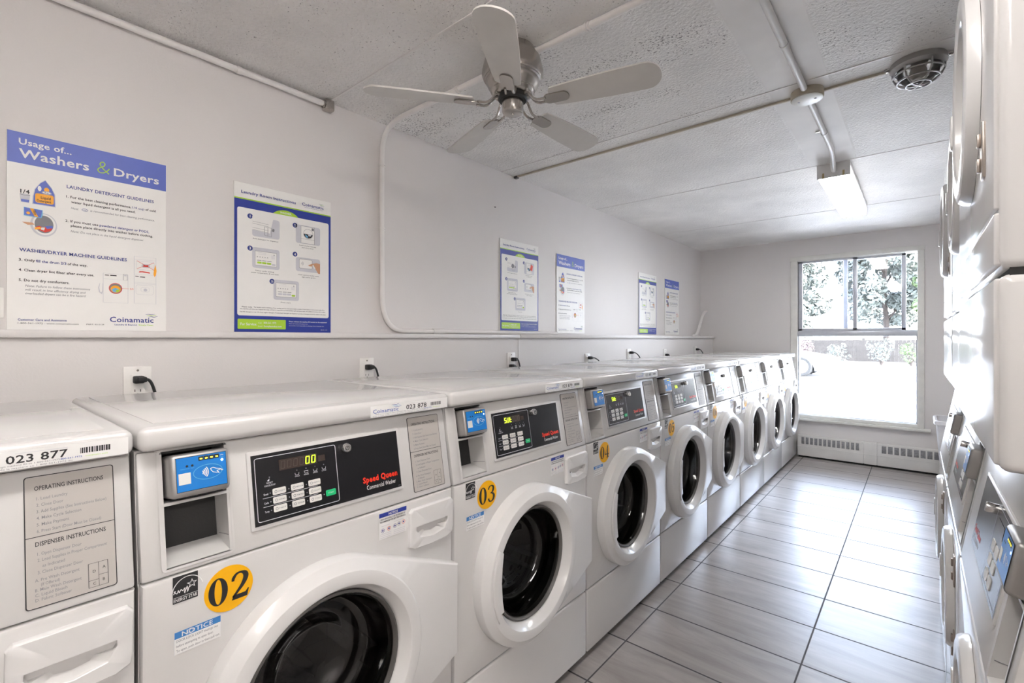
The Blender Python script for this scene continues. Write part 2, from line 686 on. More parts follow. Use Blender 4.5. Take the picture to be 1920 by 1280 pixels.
b = MB(); b.box(RX0 - .1, RX1 + .1, RY0 - .1, RY1 + .12, -.1, 0, 'floor_tile'); b.box(RX1 + .1, 4.7, -3.0, 1.8, -.1, 0, 'floor_tile')
struct(b, 'floor')
b = MB(); b.box(RX0 - .1, RX1 + .1, RY0 - .1, RY1 + .12, RH, RH + .1, 'ceiling_plaster'); b.box(RX1 + .1, 4.7, -3.0, 1.8, RH, RH + .1, 'ceiling_plaster')
struct(b, 'ceiling')
b = MB(); b.box(-.1, 0, RY0 - .1, RY1 + .12, 0, RH, 'wall_paint')
b.lathe([(0.004, 0), (0.0035, .004), (0, .005)], 0, 0, 'print_black', 8)   # lone nail
# move the nail to its place on the wall face
for i in range(len(b.V) - 24, len(b.V)):
    v = b.V[i]
    b.V[i] = Vector((v.z, 2.162 + v.x * 1.6, 2.019 + v.y * .7))
struct(b, 'wall_left')
b = MB(); b.box(0, .145, RY0, RY1, 0, 1.222, 'wall_paint')
struct(b, 'wall_left_lower')
# unseen wide doorway and lit hallway, added to light the washer fronts
DY0, DY1, DZ1 = -1.75, .60, 2.06
b = MB()
b.box(RX1, RX1 + .1, RY0 - .1, DY0, 0, RH, 'wall_paint')
b.box(RX1, RX1 + .1, DY1, RY1 + .12, 0, RH, 'wall_paint')
b.box(RX1, RX1 + .1, DY0, DY1, DZ1, RH, 'wall_paint')
struct(b, 'wall_right')
b = MB(); b.box(RX1 - .015, RX1 + .115, DY0, DY0 + .03, 0, DZ1, 'trim_white'); b.box(RX1 - .015, RX1 + .115, DY1 - .03, DY1, 0, DZ1, 'trim_white')
b.box(RX1 - .015, RX1 + .115, DY0, DY1, DZ1 - .03, DZ1, 'trim_white')
struct(b, 'added_doorway')  # trim of the added doorway
HX1, HY0, HY1 = 4.6, -2.9, 1.7
b = MB(); b.box(HX1, HX1 + .1, HY0, HY1, 0, RH, 'wall_paint'); b.box(RX1 + .1, HX1, HY0 - .1, HY0, 0, RH, 'wall_paint'); b.box(RX1 + .1, HX1, HY1, HY1 + .1, 0, RH, 'wall_paint')
b.box(RX1, RX1 + .1, HY0, RY0 - .1, 0, RH, 'wall_paint')
struct(b, 'added_hallway_walls')  # added hallway, bounces the fill light into the room
b = MB(); b.box(RX0, RX1, RY0 - .1, RY0, 0, RH, 'wall_paint')
struct(b, 'wall_near')
WX0, WX1, WZ0, WZ1 = .995, 1.968, .420, 2.030
b = MB()
b.box(RX0, WX0, RY1, RY1 + .12, 0, RH, 'wall_paint')
b.box(WX1, RX1, RY1, RY1 + .12, 0, RH, 'wall_paint')
b.box(WX0, WX1, RY1, RY1 + .12, 0, WZ0, 'wall_paint')
b.box(WX0, WX1, RY1, RY1 + .12, WZ1, RH, 'wall_paint')
struct(b, 'wall_window')
# ledge boards along the furred-out lower wall
b = MB(); b.box(0, .162, RY0, 2.209, 1.222, 1.243, 'ledge_paint', .003)
struct(b, 'trim_1')
b = MB(); b.box(0, .166, 2.211, RY1, 1.2225, 1.2455, 'ledge_paint', .003)
struct(b, 'trim_2')
b = MB(); b.box(.145, .149, 2.205, 2.215, .98, 1.222, 'wall_paint', .001)
struct(b, 'trim_3')
# board joints across the ceiling
for k, yy in enumerate((-.06, 1.08, 2.225, 3.362, 4.60)):
    b = MB()
    b.box(0, RX1, yy - .004, yy + .004, RH - .0025, RH + .002, 'conduit_paint', .001)
    struct(b, 'trim_%d' % (4 + k))

# window
win = empty('window_1', (0, 0, 0)); win['kind'] = 'structure'
b = MB()
for x0, x1, z0, z1 in ((.940, 1.003, .397, 2.027), (1.962, 2.010, .397, 2.027), (.936, 2.014, 2.0265, 2.072)):
    b.box(x0, x1, RY1 - .018, RY1 + .02, z0, z1, 'window_wood', .004)
b.box(.99, 1.004, RY1 - .002, RY1 + .11, .42, 2.03, 'window_wood')
b.box(1.961, 1.972, RY1 - .002, RY1 + .11, .42, 2.03, 'window_wood')
b.box(.99, 1.972, RY1 - .002, RY1 + .11, 2.022, 2.035, 'window_wood')
b.build('window_casing', win)
b = MB()
b.box(.925, 2.055, RY1 - .045, RY1 + .02, .372, .398, 'window_wood', .006)
b.box(.96, 2.01, RY1 - .016, RY1 + .1, .398, .432, 'window_wood', .004)
b.build('window_sill', win)
b = MB()
b.box(1.0, 1.966, RY1 - .006, RY1 + .10, 1.243, 1.292, 'window_alu', .004)
b.box(1.0, 1.966, RY1 + .01, RY1 + .02, 1.292, 1.302, 'window_alu')
b.build('transom', win)
b = MB(); b.box(1.002, 1.012, RY1 + .02, RY1 + .10, .43, 1.245, 'window_alu'); b.box(1.952, 1.963, RY1 + .02, RY1 + .1, .43, 1.245, 'window_alu')
b.box(1.002, 1.963, RY1 + .02, RY1 + .1, .43, .438, 'window_alu')
b.build('lower_frame', win)
b = MB(); b.box(1.006, 1.958, RY1 + .055, RY1 + .059, .434, 1.245, 'window_glass'); b.build('pane', win)


def sash(x0, x1, y, name):
    z0, z1 = 1.294, 2.022
    b = MB()
    b.box(x0, x0 + .038, y, y + .022, z0, z1, 'window_alu', .003)
    b.box(x1 - .034, x1, y, y + .022, z0, z1, 'window_alu', .003)
    b.box(x0, x1, y, y + .022, z0, z0 + .03, 'window_alu', .003)
    b.box(x0, x1, y, y + .022, z1 - .022, z1, 'window_alu', .003)
    o = b.build(name, win)
    b = MB(); b.box(x0 + .03, x1 - .03, y + .009, y + .013, z0 + .02, z1 - .015, 'window_glass'); b.build('pane', o)
    return o


s1 = sash(1.006, 1.508, RY1 + .012, 'sliding_sash')
b = MB(); b.box(1.488, 1.512, RY1 + .002, RY1 + .014, 1.62, 1.70, 'window_alu', .004); b.build('sash_pull', s1)
s2 = sash(1.392, 1.880, RY1 + .042, 'sliding_sash')
b = MB(); b.box(1.003, 1.0085, RY1 + .004, RY1 + .05, 1.294, 2.022, 'gasket'); b.build('weather_strip', win)

# baseboard heater under the window
ht = empty('baseboard_heater', (1.012, 5.74, 0))
tag(ht, 'long scuffed white baseboard heater with slotted grille below the window', 'heater')


def heater_section(x0, x1, slots, name):
    b = MB(Frame((-1.012, -5.74, 0)))
    b.box(x0, x1, 5.700, 5.765, .018, .226, 'heater_paint', .006)
    n = int(slots)
    if n:
        pw = (x1 - x0 - .06) / n
        for i in range(n):
            xa = x0 + .03 + i * pw
            b.box(xa + .006, xa + pw - .006, 5.6975, 5.702, .140, .208, 'heater_dark', .001)
        b.box(x0 + .01, x1 - .01, 5.698, 5.703, .212, .220, 'heater_paint', .001)
    b.box(x0, x1, 5.697, 5.703, .110, .116, 'heater_paint', .001)
    return b.build(name, ht)


heater_section(1.012, 1.566, 13, 'heater_cover')
heater_section(1.566, 1.668, 0, 'splice_plate')
heater_section(1.668, 2.75, 22, 'heater_cover')
b = MB(Frame((-1.012, -5.74, 0))); b.box(1.02, 2.74, 5.715, 5.76, .0, .02, 'dark_gap'); b.build('heater_base', ht)

# ------------------------------------------------------------------ decals
PF = Frame((0, 0, 0), (1, 0, 0), (0, 0, 1), (0, -1, 0))          # vertical machine front
TILT = math.atan2(.037, .21)
CF = Frame((0, .002, .82), (1, 0, 0), (0, math.sin(TILT), math.cos(TILT)), (0, -math.cos(TILT), math.sin(TILT)))  # leaning fascia


def serif_digit(b, d, u, v, h, n, m, wide=1.28):
    """bold high-contrast numeral, h tall, 0.5h wide"""
    S = h

    def st(pts):
        P = smoothpath([(p[0], p[1], p[2]) for p in pts], 6)
        b.line([(u + p.x * S * wide, v + p.y * S) for p in P], [max(.02, p.z) * S * 1.12 for p in P], n, m)

    def oval(cx, cy, rx, ry, thick, thin):
        k = 36
        out, inn = [], []
        for i in range(k):
            a = 2 * math.pi * i / k
            out.append((u + (cx + rx * math.cos(a)) * S * wide, v + (cy + ry * math.sin(a)) * S, n))
            inn.append((u + (cx + (rx - thick) * math.cos(a)) * S * wide, v + (cy + (ry - thin) * math.sin(a)) * S, n))
        b.add(out + inn, [(i, (i + 1) % k, k + (i + 1) % k, k + i) for i in range(k)], m)

    def quad(*p):
        b.poly([(u + x * S * wide, v + y * S) for x, y in p], n, m)
    if d == '0':
        oval(.25, .5, .25, .5, .155, .045)
    elif d == '1':
        quad((.17, .04), (.33, .04), (.33, 1.0), (.27, 1.0), (.17, .96))
        quad((.08, 0), (.42, 0), (.42, .05), (.08, .05))
        quad((.06, .86), (.06, .82), (.18, .87), (.27, 1.0))
    elif d == '2':
        st([(.06, .70, .08), (.08, .82, .10), (.16, .94, .08), (.28, .965, .07), (.39, .88, .15), (.41, .72, .165), (.33, .5, .13), (.19, .28, .09), (.06, .10, .07)])
        quad((.03, .0), (.45, .0), (.50, .28), (.47, .28), (.40, .17), (.08, .17))
    elif d == '3':
        st([(.05, .76, .10), (.10, .91, .08), (.24, .965, .06), (.37, .87, .13), (.37, .70, .15), (.29, .57, .08), (.18, .53, .04)])
        st([(.18, .53, .04), (.31, .50, .08), (.41, .36, .16), (.38, .15, .14), (.24, .035, .06), (.11, .08, .09), (.05, .24, .11)])
    elif d == '4':
        quad((.28, .06), (.42, .06), (.42, 1.0), (.35, 1.0))
        quad((.02, .25), (.35, 1.0), (.35, .90), (.07, .25))
        quad((.02, .25), (.50, .25), (.50, .33), (.02, .33))
        quad((.20, 0), (.49, 0), (.49, .05), (.20, .05))
    elif d == '5':
        quad((.09, .83), (.43, .83), (.46, 1.0), (.09, 1.0))
        quad((.08, .46), (.12, .50), (.12, .9), (.09, .9))
        st([(.09, .49, .04), (.24, .60, .06), (.38, .50, .14), (.40, .30, .16), (.33, .11, .12), (.20, .035, .06), (.10, .09, .09), (.05, .22, .10)])
    elif d == '6':
        oval(.25, .32, .24, .32, .15, .045)
        st([(.41, .82, .10), (.33, .95, .06), (.22, .90, .08), (.12, .70, .13), (.09, .4, .15)])
    elif d == '7':
        quad((.03, .72), (.07, .72), (.14, .82), (.48, .82), (.50, 1.0), (.05, 1.0))
        st([(.46, .86, .05), (.33, .55, .10), (.25, .28, .15), (.22, .0, .17)])
    elif d == '8':
        oval(.25, .745, .20, .255, .12, .04)
        oval(.25, .27, .24, .27, .14, .045)
    elif d == '9':
        oval(.25, .68, .24, .32, .15, .045)
        st([(.41, .6, .15), (.38, .3, .13), (.28, .1, .08), (.17, .05, .06), (.09, .18, .10)])


SEG7 = {'0': 'abcdef', 'S': 'afgcd', 'U': 'bcdef', 't': 'defg', 'L': 'def', 'o': 'cdeg', 'P': 'abefg', 'r': 'eg'}


def seg7(b, ch, u, v, w, h, n, m, t):
    pos = {'a': ((0, h), (w, h)), 'b': ((w, h), (w, h / 2)), 'c': ((w, h / 2), (w, 0)), 'd': ((0, 0), (w, 0)), 'e': ((0, 0), (0, h / 2)), 'f': ((0, h / 2), (0, h)), 'g': ((0, h / 2), (w, h / 2))}
    for s_ in SEG7[ch]:
        (x0, y0), (x1, y1) = pos[s_]
        b.line([(u + x0 + y0 * .12, v + y0), (u + x1 + y1 * .12, v + y1)], t, n, m)


def wave_mark(b, u, v, w, h, n, cols=('print_blue', 'print_green', 'print_logo')):
    """three little leaning waves over the end of the service company's lettering"""
    for k, c in enumerate(cols):
        y = v + h * (.75 - .34 * k)
        x = u + w * (.0 + .12 * k)
        pts = [(x, y), (x + w * .28, y + h * .12), (x + w * .55, y + h * .04), (x + w * .88, y + h * .26)]
        b.line([(p.x, p.y) for p in smoothpath([(p[0], p[1], 0) for p in pts], 4)], [h * .05 + h * .08 * math.sin(math.pi * i / 12) for i in range(13)], n, c)


def number_sticker(num):
    b = MB(PF)
    b.poly(circ(.131, .766, .0405, 40), .0011, 'sticker_yellow')
    b.poly(circ(.131, .766, .0405, 40)[::-1], .0002, 'sticker_yellow')
    h = .049
    serif_digit(b, num[0], .131 - .0340, .766 - h / 2, h, .0015, 'print_black')
    serif_digit(b, num[1], .131 + .0020, .766 - h / 2, h, .0015, 'print_black')
    return b


def energy_label():
    b = MB(PF)
    u0, v0, u1, v1 = .044, .772, .081, .817
    b.rect(u0, v0, u1, v1, .001, 'print_black')
    b.line(circ(u0 + .022, v0 + .016, .023, 20, .025, 15, 172), .0012, .0014, 'print_white')
    star = []
    for i in range(10):
        r = .0068 if i % 2 == 0 else .0029
        a = math.radians(90 + 36 * i)
        star.append((u1 - .009 + r * math.cos(a), v0 + .0265 + r * math.sin(a)))
    b.line(star, .001, .0014, 'print_white', True)
    sc = [(.001, .0165), (.004, .021), (.002, .0205), (.006, .0165), (.008, .021), (.0095, .017), (.012, .0215), (.0145, .0185), (.0175, .0225), (.017, .014), (.021, .0235), (.0215, .0145), (.0235, .0215)]
    P = smoothpath([(u0 + p[0], v0 + p[1], 0) for p in sc], 4)
    b.line([(p.x, p.y) for p in P], .0012, .0014, 'print_white')
    b.rect(u0 + .0006, v0 + .0095, u1 - .0006, v0 + .0102, .0014, 'print_white')
    b.text('ENERGY STAR', u0 + .0012, v0 + .0025, u1 - u0 - .0024, .0055, 'print_white', .0014, .6)
    return b


def notice_blue():
    b = MB(PF)
    u0, v0, u1, v1 = .046, .685, .117, .7235
    b.rect(u0, v0, u1, v1, .0009, 'print_lightgrey')
    b.rect(u0 + .0005, v0 + .0005, u1 - .0005, v1 - .0005, .0012, 'print_white')
    b.rect(u0 + .0005, v1 - .0115, u1 - .0005, v1 - .0003, .0014, 'sticker_blue')
    b.text('NOTICE', u0 + .011, v1 - .0098, .047, .0078, 'print_white', .0017, .5)
    b.line(circ(u0 + .0235, v1 - .0059, .0041, 14), .0007, .0018, 'print_white', True)
    for i, t in enumerate(('DOOR LOCK LIGHT must go out', 'before attempting to open door.', 'To open, push door in then pull out.')):
        b.text(t, u0 + .003, v1 - .0180 - i * .0082, (.063, .056, .066)[i], .0042, 'print_grey', .0016, .3)
    return b


def notice_small():
    b = MB(PF)
    u0, v0, u1, v1 = .449, .750, .527, .811
    b.rect(u0, v0, u1, v1, .001, 'print_white')
    b.rect(u0, v1 - .010, u1, v1, .0013, 'poster_navy')
    b.text('NOTICE', (u0 + u1) / 2, v1 - .0080, .026, .0055, 'print_white', .0016, 1, align='c')
    b.text('HIGH EFFICIENCY HE DETERGENT IS', u0 + .004, v1 - .0165, .070, .0034, 'print_black', .0014, 1)
    b.text('RECOMMENDED FOR BEST PERFORMANCE', u0 + .003, v1 - .0225, .072, .0034, 'print_black', .0014, 1)
    for i, (x, y) in enumerate(((.010, .020), (.027, .021), (.044, .022), (.056, .024), (.069, .025))):
        c = ('print_blue', 'print_red', 'print_blue', 'print_grey', 'print_red')[i]
        b.line(circ(u0 + x, v0 + y, .0045, 12), .0008, .0014, c, True)
        b.poly(circ(u0 + x, v0 + y, .0022, 8), .0014, 'print_blue')
    for i in range(3):
        b.rect(u0 + .003, v0 + .003 + i * .0042, u0 + .034, v0 + .0042 + i * .0042, .0014, 'print_lightgrey')
        b.rect(u0 + .040, v0 + .003 + i * .0042, u1 - .004, v0 + .0042 + i * .0042, .0014, 'print_lightgrey')
    b.rect(u0 + .006, v0 + .030, u0 + .030, v0 + .0310, .0014, 'print_lightgrey')
    b.rect(u0 + .040, v0 + .032, u0 + .070, v0 + .0330, .0014, 'print_lightgrey')
    return b


def instruction_plate():
    b = MB(CF)
    u0, v0, u1, v1 = .555, .014, .657, .200
    b.prism(rrect(u0, v0, u1, v1, .004), .0002, .0012, 'print_black')
    b.poly(rrect(u0 + .0012, v0 + .0012, u1 - .0012, v1 - .0012, .0034), .0014, 'label_grey')
    n = .0017
    b.text('OPERATING INSTRUCTIONS', u0 + .011, v1 - .021, .078, .0062, 'print_black', n, .6)
    for i, t in enumerate(('1. Load Laundry', '2. Close Door', '3. Add Supplies (See Instructions Below)', '4. Make Cycle Selection', '5. Make Payment', '6. Press Start (Door Must be Closed)')):
        b.text(t, u0 + .013, v1 - .035 - i * .0093, (.034, .029, .079, .049, .035, .072)[i], .0044, 'print_grey', n, .15)
    b.rect(u0 + .001, v0 + .0985, u1 - .001, v0 + .0995, n, 'print_black')
    b.text('DISPENSER INSTRUCTIONS', u0 + .011, v0 + .0855, .079, .0062, 'print_black', n, .6)
    for i, t in enumerate(('1. Open Dispenser Door', '2. Load Supplies in Proper Compartment', '   as Indicated', '3. Close Dispenser Door')):
        b.text(t.strip(), u0 + (.013 if i != 2 else .018), v0 + .0725 - i * .0086, (.048, .078, .024, .049)[i], .0044, 'print_grey', n, .15)
    for i, t in enumerate(('A. Pre Wash Detergent', '(If Offered)', 'B. Main Wash Detergent', 'C. Liquid Bleach', 'D. Fabric Softener')):
        b.text(t, u0 + (.010 if i != 1 else .016), v0 + .0365 - i * .0068, (.048, .020, .050, .034, .039)[i], .0042, 'print_grey', n, .15)
    x0, y0 = u0 + .068, v0 + .0065
    b.line([(x0, y0), (x0 + .023, y0), (x0 + .023, y0 + .035), (x0, y0 + .035)], .0006, n, 'print_black', True)
    b.line([(x0 + .012, y0), (x0 + .012, y0 + .035)], .0005, n, 'print_black')
    b.line([(x0, y0 + .010), (x0 + .012, y0 + .010)], .0005, n, 'print_black')
    b.line([(x0 + .012, y0 + .016), (x0 + .023, y0 + .016)], .0005, n, 'print_black')
    for t, x, y in (('A', .0165, .024), ('B', .0165, .006), ('C', .005, .003), ('D', .005, .021)):
        b.text(t, x0 + x, y0 + y, None, .004, 'print_black', n)
    return b


def keypad_plate(code):
    b = MB(CF)
    u0, v0, u1, v1 = .178, .040, .517, .174
    b.prism(rrect(u0 - .007, v0 - .008, u1 + .007, v1 + .008, .004), -.002, .004, 'panel_plastic', .0025)
    b.prism([(u0, v0), (u1, v0), (u1, v1), (u0, v1)], .003, .0048, 'plate_black')
    n = .0052
    b.line(rrect(u0 + .006, v0 + .007, u0 + .175, v1 - .007, .004), .0012, n, 'print_lightgrey', True)
    # display window
    b.rect(u0 + .052, v0 + .096, u0 + .132, v0 + .117, n, 'display_dark')
    b.rect(u0 + .134, v0 + .0985, u0 + .150, v0 + .111, n, 'display_dark')
    lit = {5: '0', 4: '0'} if code == '00' else {0: 'S', 1: 'U', 2: 't'}
    for i in range(6):
        uu = u0 + .0555 + i * .0128
        if i in lit:
            seg7(b, lit[i], uu, v0 + .0995, .0072, .014, n + .0004, 'led_green', .0016)
        else:
            seg7(b, '0', uu, v0 + .0995, .0072, .014, n + .0003, 'display_ghost', .0009)
    # status icons
    for i, t in enumerate(('WASH', 'RINSE', 'SPIN', 'LOCK')):
        x = u0 + .087 + i * .0195
        b.poly(circ(x, v0 + .090, .0012, 8), n, 'print_grey')
        b.line([(x - .0042, v0 + .085), (x - .0032, v0 + .0805), (x + .0032, v0 + .0805), (x + .0042, v0 + .085)], .0008, n, 'print_lightgrey', i == 1)
        b.text(t, x, v0 + .0765, .010, .0026, 'print_lightgrey', n, .3, align='c')
    x = u0 + .032
    b.poly(circ(x, v0 + .0875, .0012, 8), n, 'print_grey')
    b.text('RESET', x, v0 + .0755, .012, .003, 'print_lightgrey', n, .3, align='c')
    b.text('CANCEL/STOP', x, v0 + .0705, .021, .003, 'print_lightgrey', n, .3, align='c')
    b.poly([(x - .005, v0 + .081), (x, v0 + .085), (x - .001, v0 + .080)], n, 'print_lightgrey')
    # keys
    names = (('LIGHT', 'MEDIUM', 'HEAVY'), ('NORMAL', 'PERM PRESS', 'DELICATES'), ('HOT', 'WARM', 'COLD'))
    for r in range(3):
        vv = v0 + .0515 - r * .0165
        b.text(('Soil', 'Cycle', 'Temp')[r], u0 + .019, vv + .003, .0085, .0036, 'print_lightgrey', n, .4)
        if r < 2:
            b.line([(u0 + .017, vv - .0022), (u0 + .128, vv - .0022)], .0008, n, 'print_lightgrey')
        for c in range(3):
            uu = u0 + .036 + c * .0365
            b.poly(circ(uu - .0045, vv + .0055, .0012, 8), n, 'print_grey')
            b.prism(rrect(uu, vv, uu + .026, vv + .0122, .0022, 3), .0048, .0058, 'key_white')
            b.line(circ(uu + .006, vv + .006, .0024, 8), .0009, .0062, 'print_grey', True)
            b.text(names[r][c], uu + .0105, vv + .0045, .0138, .003, 'print_grey', .0062, .5)
    uu, vv = u0 + .1455, v0 + .0225
    b.poly(circ(uu - .0045, vv + .0055, .0012, 8), n, 'print_grey')
    b.prism(rrect(uu, vv, uu + .0225, vv + .0125, .0022, 3), .0048, .0058, 'key_green')
    b.text('START', uu + .0112, vv + .0048, .013, .003, 'print_white', .0062, .2, align='c')
    # maker's lettering
    b.text('Speed Queen', u0 + .2355, v0 + .0290, .0945, .0125, 'brand_red', n, 1.9)
    b.text('Commercial Washer', u0 + .2440, v0 + .0125, .0795, .0098, 'print_white', n, .0)
    b.text('000', u1 - .010, v0 + .003, .007, .0018, 'print_grey', n)
    return b


def lock_cylinder():
    b = MB(CF)
    b.lathe([(.0105, .004), (.0105, .0165), (.0092, .019), (.0075, .0192), (.0072, .0178), (.0052, .0178), (.0050, .0192), (0, .0192)], .375, .156, 'chrome', 24)
    b.line(circ(.375, .156, .0044, 16, None, 110, 430), .0012, .0196, 'print_black')
    b.rect(.3744, .156, .3756, .1605, .0196, 'print_black')
    return b


def reader_parts(parent, mirror=False, CF=CF, rise=0.0, out=0.0):
    fx = (lambda u: .683 - u) if mirror else (lambda u: u)
    F2 = Frame(CF(0, rise, out), CF.U, CF.V, CF.N)
    b = MB(F2)
    ua, ub = sorted((fx(.0405), fx(.1325)))
    b.box(ua, ub, .126, .199, -.03, .030, 'reader_silver', .007, 3)
    b.box(ua + .01, ub - .012, .1245, .128, .002, .024, 'dark_gap')
    o = b.build('card_reader', parent)
    b = MB(F2)
    sa, sb = (ua + .0095, ub - .006)
    b.rect(sa - .0008, .1352, sb + .0008, .1932, .0303, 'print_black')
    b.rect(sa, .136, sb, .1924, .0306, 'reader_blue')
    n = .0309
    b.rect(sa + .0025, .1475, sa + .0205, .1665, n, 'key_white')
    b.line(circ(sa + .047, .1625, .0225, 30, .0125), .0009, n, 'print_cyan', True)
    for i in range(4):
        r = .004 + .0026 * i
        b.line(circ(sa + .0355, .1625, r, 8, r * 1.05, -42, 42), .0016, n + .0002, 'print_white')
    hand = [(.051, .167), (.055, .168), (.060, .1655), (.066, .1640), (.070, .1605), (.0665, .1625), (.061, .1615), (.064, .1570), (.060, .1585), (.055, .1600), (.052, .1635)]
    b.line([(sa + x, y) for x, y in hand], .0011, n + .0002, 'print_white', True)
    for i in range(4):
        x = sa + .0335 + i * .0082
        b.rect(x - .0003, .1835, x + .0075, .1905, n, 'print_black')
        b.rect(x + .0018, .1855, x + .0056, .1875, n + .0003, 'led_yellow')
    for x in (.0155, .0235):
        b.poly(circ(sa + x, .1775, .002, 10), n, 'print_black')
    b.text('TRANSACTION', sa + .005, .1725, .014, .0017, 'print_cyan', n)
    b.text('PAY', sa + .0215, .1725, .005, .0017, 'print_cyan', n)
    b.line(circ(sb - .0065, .186, .0028, 8, .002, 30, 150), .0008, n, 'print_lightgrey')
    b.text('WIFI', sb - .009, .1828, .005, .0017, 'print_cyan', n)
    b.poly(circ(sb - .0065, .1790, .0021, 12), n + .0002, 'led_blue')
    b.build('reader_screen', o)
    return o


def coin_recess(parent, mirror=False, CF=CF, v0=.013, div=.115, v1=.207):
    """well below the reader with its white lip, dark back and sloping floor"""
    fx = (lambda u: .683 - u) if mirror else (lambda u: u)
    b = MB(CF)

    def bx(u0, u1, *r):
        a, c = sorted((fx(u0), fx(u1)))
        b.box(a, c, *r)
    D = -.062
    bx(.036, .138, v0 + .003, v1 - .002, D - .004, D, 'recess_black')
    bx(.134, .1385, v0, v1, D, .0012, 'panel_plastic')
    bx(.0335, .037, v0, v1, D, .0012, 'panel_plastic')
    bx(.0335, .1385, div, div + .0055, D, .0016, 'panel_plastic', .0015)
    bx(.0335, .1385, v1 - .0035, v1 + .001, D, .0012, 'dark_gap')
    # sloping floor
    a, c = sorted((fx(.036), fx(.136)))
    b.add([(a, v0 + .001, .001), (c, v0 + .001, .001), (c, v0 + .023, D), (a, v0 + .023, D)], [(0, 1, 2, 3)], 'panel_plastic')
    a2, c2 = sorted((fx(.1343), fx(.1335)))
    b.box(a2, c2, .040, .0412, -.05, -.002, 'print_grey')
    o = b.build('coin_recess', parent)
    b = MB(CF)
    a, c = fx(.0335), fx(.1385)
    a, c = min(a, c), max(a, c)
    b.line(rrect(a - .002, v0 - .003, c + .002, v1 + .0025, .006), .004, .0016, 'panel_plastic', True)
    b.build('recess_lip', o)
    return o


# ------------------------------------------------------------------ washer
W = .681
DX, DZ = .315, .512       # door centre


def door_outline(th, R, tabx, tabt, tabb, t1, t2):
    """radius at angle th of a disc R with a hinge tab reaching tabx on the right"""
    r = R
    c, s_ = math.cos(th), math.sin(th)
    # convex hull of disc and the two tab corners
    best = r
    for (px, pz) in ((tabx, tabt), (tabx, tabb)):
        pass
    # intersect the ray with hull edges
    def tangent(px, pz, up):
        d = math.hypot(px, pz)
        a = math.atan2(pz, px)
        k = math.acos(min(1, R / d))
        return a + k if up else a - k
    tu = tangent(tabx, tabt, True)
    tl = tangent(tabx, tabb, False)
    if tl < th < tu:
        T1 = (R * math.cos(tu), R * math.sin(tu))
        T2 = (R * math.cos(tl), R * math.sin(tl))
        segs = ((T1, (tabx, tabt)), ((tabx, tabt), (tabx, tabb)), ((tabx, tabb), T2))
        for (ax, az), (bx_, bz) in segs:
            dx, dz = bx_ - ax, bz - az
            den = c * dz - s_ * dx
            if abs(den) < 1e-9:
                continue
            t = (ax * dz - az * dx) / den
            q = (ax * s_ - az * c) / den if True else 0
            # param along the segment
            px_, pz_ = c * t, s_ * t
            ln = dx * dx + dz * dz
            k = ((px_ - ax) * dx + (pz_ - az) * dz) / ln
            if t > 0 and -1e-6 <= k <= 1 + 1e-6:
                best = max(best, t)
    return best


def door_ring(cx, cz, R, tab, rows_disc, m, seg=96):
    """polar shell: rows are (fraction or radius, depth); outer rows follow the hull outline"""
    b = MB(PF)
    ths = [2 * math.pi * i / seg for i in range(seg)]
    # make sure the tab corners are hit exactly
    extra = [math.atan2(tab[1], tab[0]), math.atan2(tab[2], tab[0])]
    for e in extra:
        e %= 2 * math.pi
        k = min(range(seg), key=lambda i: abs((ths[i] - e + math.pi) % (2 * math.pi) - math.pi))
        ths[k] = e
    pts, fs = [], []
    for kind, a, n, ntab in rows_disc:
        for th in ths:
            t = th if th < math.pi else th - 2 * math.pi
            ro = door_outline(t, R, *tab, 0, 0)
            ext = max(0.0, (ro - R) / (tab[0] - R))
            r = ro - a if kind == 'o' else a
            nn = n + (ntab - n) * min(1, ext) if kind == 'o' else n
            pts.append((cx + r * math.cos(th), cz + r * math.sin(th), nn))
    k = len(rows_disc)
    for q in range(k - 1):
        for i in range(seg):
            j = (i + 1) % seg
            fs.append((q * seg + i, q * seg + j, (q + 1) * seg + j, (q + 1) * seg + i))
    b.add(pts, fs, m)
    return b


def panel_with_hole(b, u0, u1, v0, v1, cx, cz, r, n0, n1, m, bev=.006, seg=64):
    """sheet with rolled edges and a round opening"""
    def rectpt(th, ins):
        c, s_ = math.cos(th), math.sin(th)
        t = 1e9
        if c > 1e-9: t = min(t, (u1 - ins - cx) / c)
        if c < -1e-9: t = min(t, (u0 + ins - cx) / c)
        if s_ > 1e-9: t = min(t, (v1 - ins - cz) / s_)
        if s_ < -1e-9: t = min(t, (v0 + ins - cz) / s_)
        return (cx + c * t, cz + s_ * t)
    ths = [2 * math.pi * i / seg for i in range(seg)]
    for (x, z) in ((u0, v0), (u1, v0), (u1, v1), (u0, v1)):
        e = math.atan2(z - cz, x - cx) % (2 * math.pi)
        k = min(range(seg), key=lambda i: abs((ths[i] - e + math.pi) % (2 * math.pi) - math.pi))
        ths[k] = e
    rows = []
    rows.append([rectpt(t, 0) + (n0,) for t in ths])
    rows.append([rectpt(t, 0) + (n1 - bev,) for t in ths])
    rows.append([rectpt(t, bev * .3) + (n1 - bev * .3,) for t in ths])
    rows.append([rectpt(t, bev) + (n1,) for t in ths])
    rows.append([(cx + r * math.cos(t), cz + r * math.sin(t), n1) for t in ths])
    rows.append([(cx + r * math.cos(t), cz + r * math.sin(t), n0) for t in ths])
    pts = [p for row in rows for p in row]
    fs = []
    for q in range(len(rows) - 1):
        for i in range(seg):
            j = (i + 1) % seg
            fs.append((q * seg + i, q * seg + j, (q + 1) * seg + j, (q + 1) * seg + i))
    b.add(pts, fs, m)


